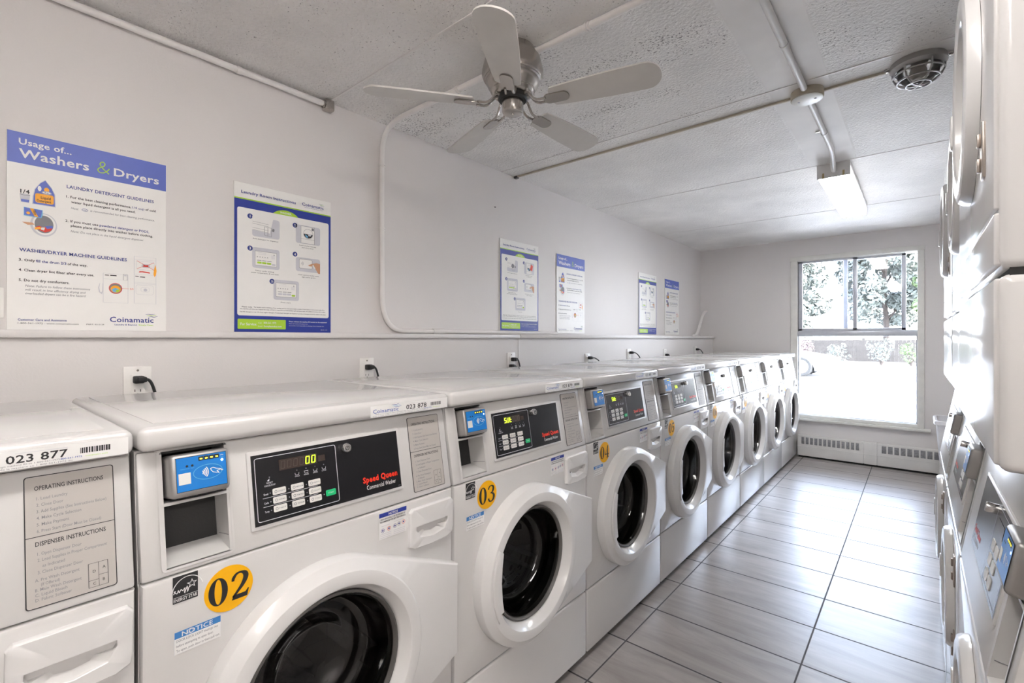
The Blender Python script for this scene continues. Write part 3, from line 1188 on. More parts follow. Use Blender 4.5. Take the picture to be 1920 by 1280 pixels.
def build_cabinet(root, name='cabinet', top=1.03, depth=.655):
    """open-fronted sheet-metal shell with a leaning upper front"""
    b = MB(Frame((0, 0, 0), (0, 1, 0), (0, 0, 1), (1, 0, 0)))     # outline in (depth, height), pushed across the width
    prof = [(.016, .03), (depth, .03), (depth, top), (.046, top), (.022, .815), (.016, .81)]
    t = .004
    b.prism(prof, .001, .001 + t, 'enamel')
    b.prism(prof, W - .001 - t, W - .001, 'enamel')
    b.box(depth - t, depth, .03, top, .004, W - .004, 'enamel')
    b.box(.02, depth, .03, .034, .004, W - .004, 'enamel')
    b.box(.05, depth, top - .004, top, .004, W - .004, 'enamel')
    b.box(.016, .020, .03, .27, .004, W - .004, 'dark_gap')
    b.box(.0155, .0185, .745, .8195, .004, W - .004, 'dark_gap')
    return b.build(name, root)


def build_fascia(root, CF=CF, H=.2115, v0=.013, v1=.207):
    b = MB(CF)
    # frame of the fascia around the recess; solid elsewhere
    x0, x1 = .0335, .1385
    fo = FASCIA_MIRROR
    if fo:
        x0, x1 = W - x1, W - x0
    e = .010
    b.box(.002, x0, .001, H, -.02, 0.0, 'panel_plastic', .004)
    b.box(x1, W - .002, .001, H, -.02, 0.0, 'panel_plastic', .004)
    b.box(x0 - .006, x1 + .006, .001, v0 - .0005, -.02, -.0002, 'panel_plastic', .004)
    b.box(x0 - .006, x1 + .006, .0005 + v1, H, -.02, -.0002, 'panel_plastic', .0015)
    return b.build('control_panel', root)


FASCIA_MIRROR = False


def make_washer(loc):
    root = empty('front_load_washer', loc, math.pi / 2)
    build_cabinet(root)
    b = MB(PF)
    panel_with_hole(b, .002, W - .002, .2665, .8175, DX, DZ, .205, -.016, 0, 'enamel', .006)
    fp = b.build('front_panel', root)
    b = MB(PF); b.box(.002, W - .002, .028, .2615, -.014, 0, 'enamel', .006, 3)
    b.build('access_panel', root)
    b = MB(); b.box(.02, W - .02, .045, .06, .0, .03, 'dark_gap'); b.build('toe_kick', root)
    for fx, fy in ((.05, .09), (W - .05, .09), (.05, .6), (W - .05, .6)):
        b = MB(); b.lathe([(.018, 0), (.018, .012), (.008, .014), (.008, .032), (0, .032)], fx, fy, 'rubber', 14)
        b.build('foot', root)
    # lid
    b = MB()
    b.box(.0005, W - .0005, .012, .662, 1.031, 1.072, 'enamel', .013, 4)
    b.box(.030, W - .030, .060, .63, 1.0718, 1.0728, 'enamel', .0004)
    lid = b.build('lid', root)
    # fascia
    cp = build_fascia(root)
    keypad_plate('00').build('keypad', cp)
    lock_cylinder().build('lock', cp)
    instruction_plate().build('instruction_plate', cp)
    reader_parts(root)
    coin_recess(root)
    # detergent drawer
    dp = [(.533, .706), (.545, .700), (.60, .697), (.655, .700), (.672, .708), (.675, .722), (.675, .790), (.668, .798), (.542, .798), (.534, .790)]
    pl = [(.552, .7525), (.654, .7525), (.6545, .744), (.643, .7245), (.604, .7180), (.565, .7245), (.5515, .744)]
    scx, scz = .603, .741

    def hit(poly, th):
        c, s_ = math.cos(th), math.sin(th)
        best = .01
        for q in range(len(poly)):
            (ax, az), (bx, bz) = poly[q], poly[(q + 1) % len(poly)]
            ax, az, bx, bz = ax - scx, az - scz, bx - scx, bz - scz
            den = c * (bz - az) - s_ * (bx - ax)
            if abs(den) < 1e-9:
                continue
            t = (ax * (bz - az) - az * (bx - ax)) / den
            kx, kz = c * t - ax, s_ * t - az
            ln = (bx - ax) ** 2 + (bz - az) ** 2
            w_ = (kx * (bx - ax) + kz * (bz - az)) / ln
            if t > 0 and -1e-6 <= w_ <= 1 + 1e-6:
                best = max(best, t)
        return best
    ths = sorted(set([2 * math.pi * q / 72 for q in range(72)] + [math.atan2(z - scz, x - scx) % (2 * math.pi) for x, z in dp + pl]))
    kk = len(ths)

    def loft(rows, m, cap=None):
        b = MB(PF)
        pts = [(scx + hit(pg, t) * f * math.cos(t), scz + hit(pg, t) * f * math.sin(t), nf(hit(pg, t) * math.sin(t)) if callable(nf) else nf) for pg, f, nf in rows for t in ths]
        fs = [(q * kk + i, q * kk + (i + 1) % kk, (q + 1) * kk + (i + 1) % kk, (q + 1) * kk + i) for q in range(len(rows) - 1) for i in range(kk)]
        if cap is not None:
            pts.append((scx, scz, cap))
            fs += [((len(rows) - 1) * kk + i, (len(rows) - 1) * kk + (i + 1) % kk, len(pts) - 1) for i in range(kk)]
        b.add(pts, fs, m)
        return b
    dr = loft([(dp, 1.0, -.004), (dp, 1.0, .006), (dp, .985, .0092), (dp, .96, .0105), (pl, 1.04, .0105), (pl, 1.0, .0095)], 'door_plastic').build('dispenser_drawer', root, 40)
    scoop = lambda z: .0085 - .55 * max(0.0, z + .023) * 1.0
    loft([(pl, 1.0, .0095), (pl, .985, lambda z: .0085 if z < -.004 else -.010), (pl, .90, lambda z: .0060 if z < -.004 else -.014)], 'panel_plastic', -.008).build('drawer_pull', dr, 40)
    # door
    rows = [('o', .000, 0.0005, 0.0005), ('o', .000, .027, .022), ('o', .002, .0315, .0265), ('o', .006, .034, .029), ('r', .2235, .0440, 0), ('r', .2195, .0475, 0), ('r', .2150, .0485, 0),
            ('r', .1960, .0500, 0), ('r', .1920, .0488, 0), ('r', .1890, .0455, 0), ('r', .1780, .0260, 0), ('r', .1755, .0220, 0), ('r', .172, .010, 0)]
    b = door_ring(DX, DZ, .243, (.362, .112, -.122), rows, 'door_plastic')
    door = b.build('door', root, 24)
    b = MB(PF)
    b.lathe([(.1725, .012), (.1725, .022), (.168, .024), (.164, .018), (.162, .004), (.160, .012), (.157, .004)], DX, DZ, 'gasket', 64, close=False)
    b.build('gasket_ring', door)
    b = MB(PF)
    b.lathe([(.165, .014), (.160, .016), (.156, .004), (.150, -.030), (.143, -.052), (.132, -.064), (.120, -.066), (.108, -.062), (.098, -.064), (.088, -.074), (.070, -.084), (.045, -.090), (.02, -.092), (.0, -.092)], DX, DZ, 'door_glass', 64, close=False)
    b.build('door_glass', door, 60)
    # handle plate bridging the left of the opening
    b = MB(PF)
    hp = []
    for i in range(9):
        a = math.radians(151 + (209 - 151) * i / 8)
        hp.append((DX + .213 * math.cos(a), DZ + .213 * math.sin(a)))
    inner_edge = [(.136, .434), (.148, .436), (.141, .470), (.137, .522), (.140, .565), (.146, .605), (.131, .616)]
    b.prism(hp + inner_edge, .030, .0545, 'door_plastic', .003, 3)
    b.build('door_handle', door)
    # drum behind the glass
    b = MB(PF)
    b.lathe([(.2045, -.015), (.2045, -.05), (.225, -.075), (.238, -.09), (.238, -.42), (.20, -.44), (.0, -.45)], DX, DZ, 'steel_drum', 48, close=False)
    for k in range(3):
        a = math.radians(90 + 120 * k)
        ca, sa = math.cos(a), math.sin(a)
        q = [(.238, -.028), (.238, .028), (.19, .012), (.19, -.012)]
        b.prism([(DX + r * ca - t * sa, DZ + r * sa + t * ca) for r, t in q], -.12, -.42, 'steel_drum')
    b.build('drum', root)
    energy_label().build('energy_label', root)
    notice_blue().build('door_lock_notice', root)
    notice_small().build('detergent_notice', root)
    return root, lid, cp


def serial_label(num, parent):
    F = Frame((0, .0117, 1.031), (1, 0, 0), (0, 0, 1), (0, -1, 0))
    b = MB(F)
    n = .0003
    b.rect(.434, .0045, .672, .0310, n, 'print_white')
    b.text('Coinamatic', .441, .0135, .072, .0095, 'print_logo', n + .0003, .1)
    wave_mark(b, .492, .0225, .026, .0085, n + .0003, ('print_blue', 'print_cyan', 'print_logo'))
    b.text(num, .536, .0135, .064, .0110, 'print_black', n + .0003, .7)
    random.seed(hash(num) % 1000 if False else int(num.replace(' ', '')))
    x = .614
    while x < .648:
        w = random.choice((.0008, .0012, .0018, .0024))
        b.rect(x, .0150, x + w, .0235, n + .0003, 'print_black')
        x += w + random.choice((.0008, .0012))
    b.rect(.545, .0265, .600, .0271, n + .0003, 'print_lightgrey')
    b.text('When service is required, please report the 6 digit machine ID to 1-800-561-1972 or', .447, .0096, .150, .0022, 'print_grey', n + .0003)
    b.text('Avant un appel, veuillez indiquer le numero de la machine au 1-800-561-1972 ou', .440, .0058, .165, .0022, 'print_grey', n + .0003)
    b.text('800-561-1972', .592, .0096, .024, .0024, 'print_logo', n + .0005, .4)
    b.text('coinamatic.com', .620, .0096, .026, .0022, 'print_green', n + .0005)
    return b.build('serial_label', parent)


first, first_lid, first_cp = make_washer((1.006, -.481, 0))
PITCH = .685
nums = ['01', '02', '03', '04', '05', '06', '07', '08', '09']
wlabels = [
    'white front-loading washer cut off at the left edge of the frame, bearing 023 877',
    'white front-loading washer with the 02 sticker and grey laundry inside',
    'white front-loading washer with the 03 sticker and wording on its green display',
    'white front-loading washer with the 04 sticker',
    'white front-loading washer with the 05 sticker',
    'white front-loading washer with the 06 sticker',
    'white front-loading washer next past the 06 washer, third from the window end',
    'white front-loading washer second from the window end of the row',
    'white front-loading washer at the window end of the row, beside the heater',
]
washers = []
out_plate = None
for i in range(9):
    r = first if i == 0 else copy_tree(first)
    r.location = (1.006, -.481 + PITCH * i, 0)
    tag(r, wlabels[i], 'washing machine', 'front-loading washers along the left wall')
    washers.append(r)
sut_mesh = None
for i, r in enumerate(washers):
    lid_i = [c for c in r.children if c.name.startswith('lid')][0]
    cp_i = [c for c in r.children if c.name.startswith('control_panel')][0]
    serial_label('023 %d' % (877 + i), lid_i)
    number_sticker(nums[i]).build('number_sticker', r)['label'] = 'round yellow sticker with black number ' + nums[i]
    if i >= 2:
        kp = [c for c in cp_i.children if c.name.startswith('keypad')][0]
        if sut_mesh is None:
            tmp = keypad_plate('SUt').build('keypad_tmp')
            sut_mesh = tmp.data
            bpy.data.objects.remove(tmp)
        kp.data = sut_mesh

# laundry inside washer 02
bm = bmesh.new()
bmesh.ops.create_icosphere(bm, subdivisions=4, radius=1)
from mathutils import noise as mnoise
for v in bm.verts:
    d = v.co.normalized()
    k = 1 + .28 * mnoise.noise(d * 2.1) + .14 * abs(mnoise.noise(d * 5.3)) + .05 * mnoise.noise(d * 11)
    v.co = Vector((d.x * .135 * k, d.y * .095 * k, d.z * .075 * k))
b = MB(); b.addbm(bm, 'towel_grey')
tw = b.build('laundry_towel', None, 80)
tw.location = (1.006 - .235, .204 + DX - .02, .352)
tag(tw, 'crumpled grey towel behind the glass of the 02 washer', 'towel')

# ------------------------------------------------------------------ posters
PM = {'W': 'print_white', 'G': 'print_green', 'B': 'print_blue', 'K': 'print_black'}
P1 = [
    ('Usage of...', 0.0240, 0.5315, 0.1120, 0.0170, 'W', 1), ('Washers', 0.0240, 0.4940, 0.1520, 0.0250, 'W', 1), ('Dryers', 0.2360, 0.4950, 0.1190, 0.0240, 'W', 1),
    ('LAUNDRY DETERGENT GUIDELINES', 0.1250, 0.4290, 0.2160, 0.0095, 'B', 1), ('1. For the best cleaning performance,', 0.1240, 0.4000, 0.1560, 0.0072, 'K', 1), ('1/4 cup', 0.2830, 0.4000, 0.0320, 0.0072, 'B', 0), ('of cold', 0.3180, 0.4000, 0.0280, 0.0072, 'K', 1),
    ('water liquid detergent is all you need.', 0.1350, 0.3860, 0.1560, 0.0070, 'K', 1), ('Note:', 0.1350, 0.3675, 0.0170, 0.0062, 'K', 2), ('is recommended for best cleaning performance.', 0.1790, 0.3685, 0.1640, 0.0062, 'K', 2),
    ('2. If you must use', 0.1220, 0.3270, 0.0760, 0.0070, 'K', 1), ('powdered detergent or PODS,', 0.2010, 0.3270, 0.1270, 0.0072, 'B', 1), ('please place directly into washer before clothing.', 0.1340, 0.3140, 0.2040, 0.0072, 'K', 1),
    ('Note: Do not place in the liquid detergent dispenser', 0.1340, 0.2975, 0.1790, 0.0064, 'K', 2), ('1/4', 0.0270, 0.3925, 0.0190, 0.0110, 'K', 1), ('Liquid', 0.0690, 0.3850, 0.0210, 0.0075, 'K', 1), ('Detergent', 0.0610, 0.3755, 0.0300, 0.0070, 'K', 1),
    ('WASHER/DRYER MACHINE GUIDELINES', 0.0250, 0.2255, 0.2440, 0.0095, 'B', 1), ('3. Only', 0.0240, 0.1980, 0.0330, 0.0070, 'K', 1), ('fill the drum 2/3', 0.0590, 0.1975, 0.0650, 0.0072, 'B', 1), ('of the way.', 0.1270, 0.1970, 0.0450, 0.0072, 'K', 1),
    ('4. Clean dryer lint filter after every use.', 0.0240, 0.1690, 0.1640, 0.0070, 'K', 1), ('5. Do not dry comforters.', 0.0240, 0.1400, 0.1070, 0.0072, 'K', 1), ('Note: Failure to follow these instructions', 0.0370, 0.1245, 0.1420, 0.0064, 'K', 2),
    ('will result in low efficiency drying and', 0.0370, 0.1135, 0.1310, 0.0064, 'K', 2), ('overloaded dryers can be a fire hazard.', 0.0370, 0.1030, 0.1320, 0.0064, 'K', 2), ('Customer Care and Assistance', 0.0220, 0.0270, 0.1030, 0.0060, 'B', 1),
    ('1-800-561-1972 - www.coinamatic.com', 0.0220, 0.0175, 0.1300, 0.0046, 'K', 0), ('PART: 02-2129', 0.1700, 0.0175, 0.0420, 0.0038, 'K', 0), ('Coinamatic', 0.2260, 0.0285, 0.1140, 0.0165, 'B', .8),
    ('Laundry & Beyond.', 0.2380, 0.0180, 0.0580, 0.0044, 'B', 1), ('Simply Clean.', 0.3000, 0.0180, 0.0400, 0.0044, 'G', 1)]
P2 = [
    ('Laundry Room Instructions', 0.0250, 0.5285, 0.2090, 0.0105, 'B', 1), ('Coinamatic', 0.2600, 0.5300, 0.0950, 0.0125, 'B', .5), ('Laundry & Beyond. Simply Clean.', 0.2710, 0.5230, 0.0810, 0.0030, 'B', 0),
    ('Add detergent to dispenser', 0.0660, 0.3600, 0.0980, 0.0046, 'K', 0), ('Load clothes loosely', 0.2490, 0.3610, 0.0720, 0.0046, 'K', 0), ('and close door.', 0.2590, 0.3525, 0.0520, 0.0046, 'K', 0),
    ('Select cycle setting,', 0.0760, 0.2370, 0.0710, 0.0050, 'K', 0), ('water temperature & soil level.', 0.0600, 0.2285, 0.1050, 0.0050, 'K', 0), ('Hold card to reader until', 0.2440, 0.2385, 0.0880, 0.0046, 'K', 0), ('light turns green.', 0.2600, 0.2300, 0.0600, 0.0046, 'K', 0), ('Press start', 0.1730, 0.1190, 0.0390, 0.0046, 'K', 0),
    ('Please note:', 0.0270, 0.0945, 0.0370, 0.0046, 'K', 1), ('The laundry card is withdrawn from vending card as soon as it is held to reader. If start button is not pressed within 30 s,', 0.0690, 0.0950, 0.2900, 0.0042, 'K', .6),
    ('the machine will time out. Repeat the steps, all that is required is to hold laundry card and press start. No additional money will be taken.', 0.0210, 0.0870, 0.3420, 0.0042, 'K', .6),
    ('Use HE detergent or use 1/4 of any regular detergent. If using liquid detergent use dispenser; powdered detergent should be added to the drum.', 0.0200, 0.0760, 0.3450, 0.0042, 'K', .6),
    ('For Service:', 0.0220, 0.0265, 0.0590, 0.0095, 'W', 1), ('Call:', 0.0860, 0.0340, 0.0140, 0.0050, 'W', 0), ('Email:', 0.0860, 0.0215, 0.0170, 0.0045, 'W', 0), ('800.561.1972', 0.1070, 0.0335, 0.0480, 0.0075, 'W', 1), ('fixmylaundry.com', 0.1070, 0.0205, 0.0690, 0.0070, 'W', 1),
    ('Please indicate the machine ID located on the equipment', 0.2060, 0.0425, 0.1640, 0.0050, 'W', 1), ('Please call machine ID and your site', 0.2060, 0.0345, 0.0790, 0.0036, 'W', 0), ('Coinamatic is not responsible for damages due to improper use', 0.2060, 0.0265, 0.1500, 0.0032, 'W', 0), ('800-561-1972', 0.3420, 0.0105, 0.0290, 0.0034, 'W', 0)]
WALLF = Frame((0, 0, 0), (0, 1, 0), (0, 0, 1), (1, 0, 0))


def rows_text(b, rows, n):
    for t, u, v, w, h, c, st in rows:
        m = PM[c]
        if st == 2:
            b.text(t, u, v, w, h, 'print_grey', n, 0.15, .22)
        else:
            b.text(t, u, v, w, h, m, n, .9 * st)


def usage_poster(loc):
    root = empty('usage_poster', loc)
    b = MB(WALLF); b.box(0, .376, 0, .566, 0, .004, 'poster_white', .0008, 1); bd = b.build('poster_board', root)
    b = MB(WALLF)
    n, n2, n3, n4 = .0044, .0048, .0052, .0056
    b.rect(.001, .4765, .375, .565, n, 'poster_blue')
    rows_text(b, P1, n2)
    # green ampersand as a stroke
    am = [(.030, .001), (.018, .012), (.009, .024), (.010, .032), (.016, .035), (.020, .030), (.017, .022), (.006, .014), (.003, .007), (.008, .001), (.017, .002), (.026, .010), (.031, .018)]
    P = smoothpath([(.194 + x, .495 + y, 0) for x, y in am], 5)
    b.line([(p.x, p.y) for p in P], .0028, n2, 'print_green')
    # detergent bottle
    bt = [(0.079, 0.441), (0.084, 0.433), (0.093, 0.420), (0.1, 0.402), (0.101, 0.365), (0.051, 0.365), (0.052, 0.388), (0.056, 0.41), (0.068, 0.431)]
    b.poly(bt, n, 'print_lightgrey')
    b.poly([(.077 + (x - .077) * .92, .402 + (y - .402) * .95) for x, y in bt], n2, 'poster_blue')
    b.poly(circ(.0665, .413, .004, 16, .0075), n3, 'print_white')
    b.poly(circ(.0815, .412, .0055, 16, .007), n3, 'print_orange')
    b.poly(rrect(.0575, .3715, .0965, .3985, .005), n3, 'print_orange')
    b.poly(circ(.0815, .4035, .0105, 20, .0048), n4, 'print_white')
    b.line(circ(.0815, .4035, .0095, 20, .0040), .0008, n4 + .0003, 'print_blue', True)
    b.text('he', .0775, .4015, .008, .0055, 'print_blue', n4 + .0003, .3)
    for t in (t for t in P1 if t[0] in ('Liquid', 'Detergent')):
        b.text(t[0], t[1], t[2] - .001, t[3], t[4], 'print_black', n4, 1)
    # measuring cap
    b.poly([(.028, .367), (.045, .367), (.047, .389), (.026, .389)], n, 'print_lightgrey')
    b.poly([(.029, .3675), (.0445, .3675), (.0453, .375), (.0282, .375)], n2, 'poster_blue')
    b.poly(circ(.0365, .389, .0105, 16, .0025), n2, 'print_grey')
    b.poly(circ(.0365, .3893, .0085, 16, .0016), n3, 'print_lightgrey')
    # drum with powder box and clothes
    b.poly(circ(.0755, .3085, .0285, 36, .034), n, 'print_lightgrey')
    b.poly(circ(.0765, .3095, .0245, 36, .030), n2, 'poster_white')
    b.poly(circ(.0760, .3100, .0200, 32, .0255), n3, 'print_grey')
    b.poly([(.058, .300), (.066, .304), (.074, .301), (.085, .306), (.094, .302), (.090, .293), (.078, .287), (.066, .292)], n4, 'print_red')
    b.poly([(.078, .305), (.094, .309), (.095, .302), (.082, .298)], n4 + .0003, 'poster_blue')
    b.poly([(.055, .297), (.068, .302), (.070, .296), (.058, .292)], n4 + .0003, 'print_orange')
    b.poly([(.070, .300), (.078, .301), (.076, .292), (.069, .294)], n4 + .0006, 'print_white')
    b.poly([(.030, .310), (.052, .311), (.056, .306), (.042, .303)], n4, 'print_skin')
    b.poly([(.034, .329), (.070, .327), (.073, .336), (.073, .351), (.034, .353)], n4, 'print_cyan')
    b.poly([(.035, .331), (.069, .329), (.072, .350), (.035, .352)], n4 + .0003, 'poster_blue')
    b.poly([(.046, .352), (.054, .3515), (.064, .329), (.056, .3295)], n4 + .0006, 'print_orange')
    b.text('POWDER', .0535, .334, .006, .013, 'print_black', n4 + .0009, .6, -.5)
    b.poly(circ(.043, .3375, .004, 12), n4 + .0006, 'print_orange')
    b.line(circ(.1665, .3705, .007, 18, .0036), .0009, n2, 'print_blue', True)
    b.text('he', .1640, .3688, .006, .0038, 'print_blue', n2, .4)
    # washer drawing
    b.line([(.210, .090), (.272, .090), (.272, .182), (.210, .182)], .0008, n, 'print_lightgrey', True)
    b.line([(.210, .164), (.272, .164)], .0006, n, 'print_lightgrey')
    b.rect(.214, .175, .224, .1772, n, 'print_black'); b.rect(.227, .1748, .243, .1778, n, 'print_black')
    b.line([(.260, .164), (.270, .164), (.270, .183), (.260, .183)], .0008, n, 'print_grey', True)
    b.rect(.262, .177, .268, .181, n, 'print_lightgrey')
    b.poly(circ(.2405, .1355, .0168, 28, .0172), n, 'print_red')
    b.poly(circ(.2405, .1355, .0150, 28, .0155), n2, 'print_grey')
    b.poly(circ(.2405, .1335, .0128, 24, .0115), n3, 'print_orange')
    b.poly([(.230, .132), (.239, .137), (.250, .133), (.246, .124), (.235, .124)], n4, 'print_cyan')
    b.poly([(.240, .130), (.250, .134), (.249, .126), (.243, .123)], n4 + .0003, 'print_green')
    b.line([(.2565, .137), (.274, .137)], .0007, n, 'print_red')
    b.text('2/3', .277, .134, .009, .0055, 'print_red', n, .2)
    b.line([(.2020, .150), (.1990, .135), (.2010, .122), (.2060, .117), (.2085, .125), (.2090, .150)], [.0008, .0025, .003, .003, .002, .0008], n, 'print_lightgrey')
    # stacked dryer drawing, struck out
    b.line([(.288, .091), (.347, .091), (.347, .245), (.288, .245)], .0008, n, 'print_lightgrey', True)
    for v in (.236, .187, .160, .156):
        b.line([(.288, v), (.347, v)], .0006, n, 'print_lightgrey')
    b.line(rrect(.294, .203, .342, .231, .004), .0007, n, 'print_lightgrey', True)
    b.poly(rrect(.308, .210, .330, .222, .004), n, 'print_lightgrey')
    b.rect(.312, .213, .326, .2185, n2, 'print_red')
    b.line([(.295, .231), (.342, .204)], .001, n3, 'print_red'); b.line([(.295, .205), (.342, .229)], .001, n3, 'print_red')
    b.poly([(.300, .193), (.309, .1945), (.330, .192), (.330, .196), (.311, .198), (.302, .197)], n2, 'print_red')
    b.poly([(.343, .181), (.347, .190), (.3485, .203), (.345, .223), (.341, .203), (.340, .190)], n3, 'print_orange')
    b.rect(.291, .179, .300, .1812, n2, 'print_black'); b.rect(.303, .1775, .317, .180, n2, 'print_black')
    b.line(rrect(.293, .121, .340, .152, .006), .0007, n, 'print_lightgrey', True)
    b.line(rrect(.306, .130, .329, .145, .006), .0007, n, 'print_lightgrey', True)
    b.poly(circ(.318, .1365, .005, 14), n, 'print_lightgrey')
    wave_mark(b, .318, .046, .030, .012, n2, ('print_blue', 'print_green', 'print_blue'))
    b.build('print', bd, 10)
    return root


def instruction_poster(loc, dryer=False):
    root = empty('instruction_poster', loc)
    b = MB(WALLF); b.box(0, .389, 0, .569, 0, .004, 'poster_white', .0008, 1); bd = b.build('poster_board', root)
    b = MB(WALLF)
    n, n2, n3, n4, n5 = .0044, .0048, .0052, .0056, .0060
    b.rect(.001, .001, .388, .5105, n, 'print_green')
    b.rect(.001, .001, .388, .5055, n2, 'poster_navy')
    b.poly(circ(.194, .440, .066, 24, .054, 33, 147), n3, 'print_green')
    b.poly(rrect(.011, .0635, .378, .474, .008), n4, 'poster_white')
    b.poly(rrect(.0125, .0125, .193, .0505, .003), n3, 'print_green')
    b.text('DRYER' if dryer else 'WASHER', .193, .4790, .047, .0075, 'print_white', n4, 1, align='c')
    rows = [r for r in P2 if r[5] == 'W']
    rows_text(b, rows, n4)
    rows_text(b, [r for r in P2 if r[5] != 'W'], n5)
    for k, (u, v) in enumerate(((.0565, .4455), (.2305, .4415), (.0565, .3225), (.2305, .3225), (.1385, .2025))):
        b.poly(circ(u, v, .0098, 24), n5, 'print_blue')
        b.text(str(k + 1), u, v - .0048, None, .0095, 'print_white', n5 + .0004, 1.4, align='c')
    for (u0, v0, u1, v1) in ((.064, .371, .168, .447), (.234, .371, .339, .447), (.064, .2495, .168, .329), (.234, .2545, .339, .3125), (.144, .1305, .247, .211)):
        b.poly(rrect(u0, v0, u1, v1, .009), n5, 'print_lightgrey')
    m, q = n5 + .0004, n5 + .0008
    # 1: fascia with drawer being pulled
    b.poly([(.064, .395), (.130, .390), (.143, .447), (.064, .447)], m, 'poster_white')
    for v in (.428, .420, .404, .396):
        b.line([(.065, v), (.125, v - .004)], .0008, q, 'print_grey')
    b.line([(.110, .380), (.136, .378), (.136, .412), (.110, .414)], .0012, q, 'print_grey', True)
    b.line([(.122, .380), (.122, .412)], .0016, q, 'print_grey')
    b.poly([(.137, .400), (.146, .398), (.148, .408), (.141, .412)], q, 'print_grey')
    if dryer:
        b.poly(circ(.118, .408, .014, 18), q, 'print_grey')
    # 2: front of the machine
    b.line([(.255, .373), (.313, .373), (.313, .444), (.255, .444)], .0010, q, 'print_grey', True)
    b.poly([(.255, .373), (.313, .373), (.313, .444), (.255, .444)], m, 'poster_white')
    b.line(circ(.286, .414, .020, 26), .0010, q, 'print_grey', True)
    b.poly(circ(.286, .413, .019, 24, .017, 180, 360), q, 'print_black')
    b.poly([(.272, .411), (.284, .405), (.286, .398), (.276, .399)], q + .0003, 'print_cyan')
    b.poly([(.284, .412), (.300, .412), (.297, .406), (.288, .405)], q + .0003, 'print_lightgrey')
    if dryer:
        b.poly([(.292, .405), (.318, .395), (.325, .430), (.306, .440)], q + .0006, 'print_red')
    b.line([(.255, .391), (.313, .391)], .0008, q, 'print_grey')
    b.rect(.301, .430, .311, .441, q, 'print_grey')
    # 3 and 5: control panel drawings
    for (u0, v0, lit) in ((.075, .260, True), (.154, .1435, False)):
        b.rect(u0, v0, u0 + .081, v0 + .055, m, 'poster_white')
        b.line([(u0, v0), (u0 + .081, v0), (u0 + .081, v0 + .055), (u0, v0 + .055)], .0009, q, 'print_grey', True)
        b.line([(u0 + .011, v0 + .044), (u0 + .040, v0 + .044), (u0 + .040, v0 + .050), (u0 + .011, v0 + .050)], .0007, q, 'print_lightgrey', True)
        b.poly(circ(u0 + .071, v0 + .0465, .0022, 10), q, 'print_grey')
        for i in range(5):
            b.poly(circ(u0 + .008 + i * .0095, v0 + .033, .0018, 8), q, 'print_grey')
            b.rect(u0 + .060, v0 + .030 + i * .003, u0 + .075, v0 + .031 + i * .003, q, 'print_lightgrey')
        for i in range(3):
            b.rect(u0 + .007 + i * .019, v0 + .0185, u0 + .023 + i * .019, v0 + .0205, q, 'print_grey')
            b.poly(rrect(u0 + .007 + i * .018, v0 + .0070, u0 + .024 + i * .018, v0 + .0145, .003, 2), q, 'print_green' if lit else 'print_lightgrey')
        b.poly(rrect(u0 + .062, v0 + .004, u0 + .077, v0 + .011, .003, 2), q, 'print_lightgrey' if lit else 'print_green')
    # 4: card held to the reader
    b.line(rrect(.248, .268, .303, .306, .004), .0012, q, 'print_grey', True)
    b.poly(rrect(.248, .268, .303, .306, .004), m, 'poster_white')
    for i in range(3):
        b.line(circ(.254, .288, .004 + .0035 * i, 8, None, -45, 45), .001, q, 'print_grey')
    b.poly([(.286, .283), (.300, .290), (.322, .296), (.338, .294), (.338, .252), (.330, .252), (.318, .270), (.304, .280), (.290, .280)], q + .0003, 'print_skin')
    b.poly([(.308, .288), (.318, .272), (.313, .270), (.303, .283)], q + .0006, 'print_white')
    wave_mark(b, .333, .5435, .022, .008, n5, ('print_blue', 'print_green', 'print_blue'))
    b.build('print', bd, 10)
    return root


PZ = 1.2445
ups = usage_poster((.0015, .113, PZ))
tag(ups, 'blue-headed usage poster nearest the camera, large at the left edge', 'poster', 'laundry posters on the wall ledge')
ins = instruction_poster((.0015, .701, PZ))
tag(ins, 'white and navy instruction poster between the nearest usage poster and the wall conduit', 'poster', 'laundry posters on the wall ledge')
ind = instruction_poster((.0015, 2.203, 1.2700), True)
tag(ind, 'navy-bordered instruction poster just past the wall conduit, with red shirt drawing', 'poster', 'laundry posters on the wall ledge')
u2 = copy_tree(ups); u2.location = (.0015, 2.806, PZ + .014)
tag(u2, 'narrow-looking blue-headed usage poster in the middle of the ledge, above the fourth outlet', 'poster', 'laundry posters on the wall ledge')
i3 = copy_tree(ins); i3.location = (.0015, 4.118, PZ + .016)
tag(i3, 'navy-bordered instruction poster farthest down the ledge', 'poster', 'laundry posters on the wall ledge')
u3 = copy_tree(ups); u3.location = (.0015, 4.716, PZ + .016)
tag(u3, 'blue-headed usage poster nearest the window wall', 'poster', 'laundry posters on the wall ledge')

b = MB(WALLF); b.box(0, .07, 0, .085, 0, .006, 'outlet_white', .002); b.box(.02, .05, .025, .06, .006, .009, 'outlet_white', .001)
o = b.build('blank_wall_plate'); o.location = (0.0, .038, 1.278)
tag(o, 'small white wall plate cut off by the left edge, above the ledge', 'wall plate')

# ------------------------------------------------------------------ outlets and cords
LWX = .145


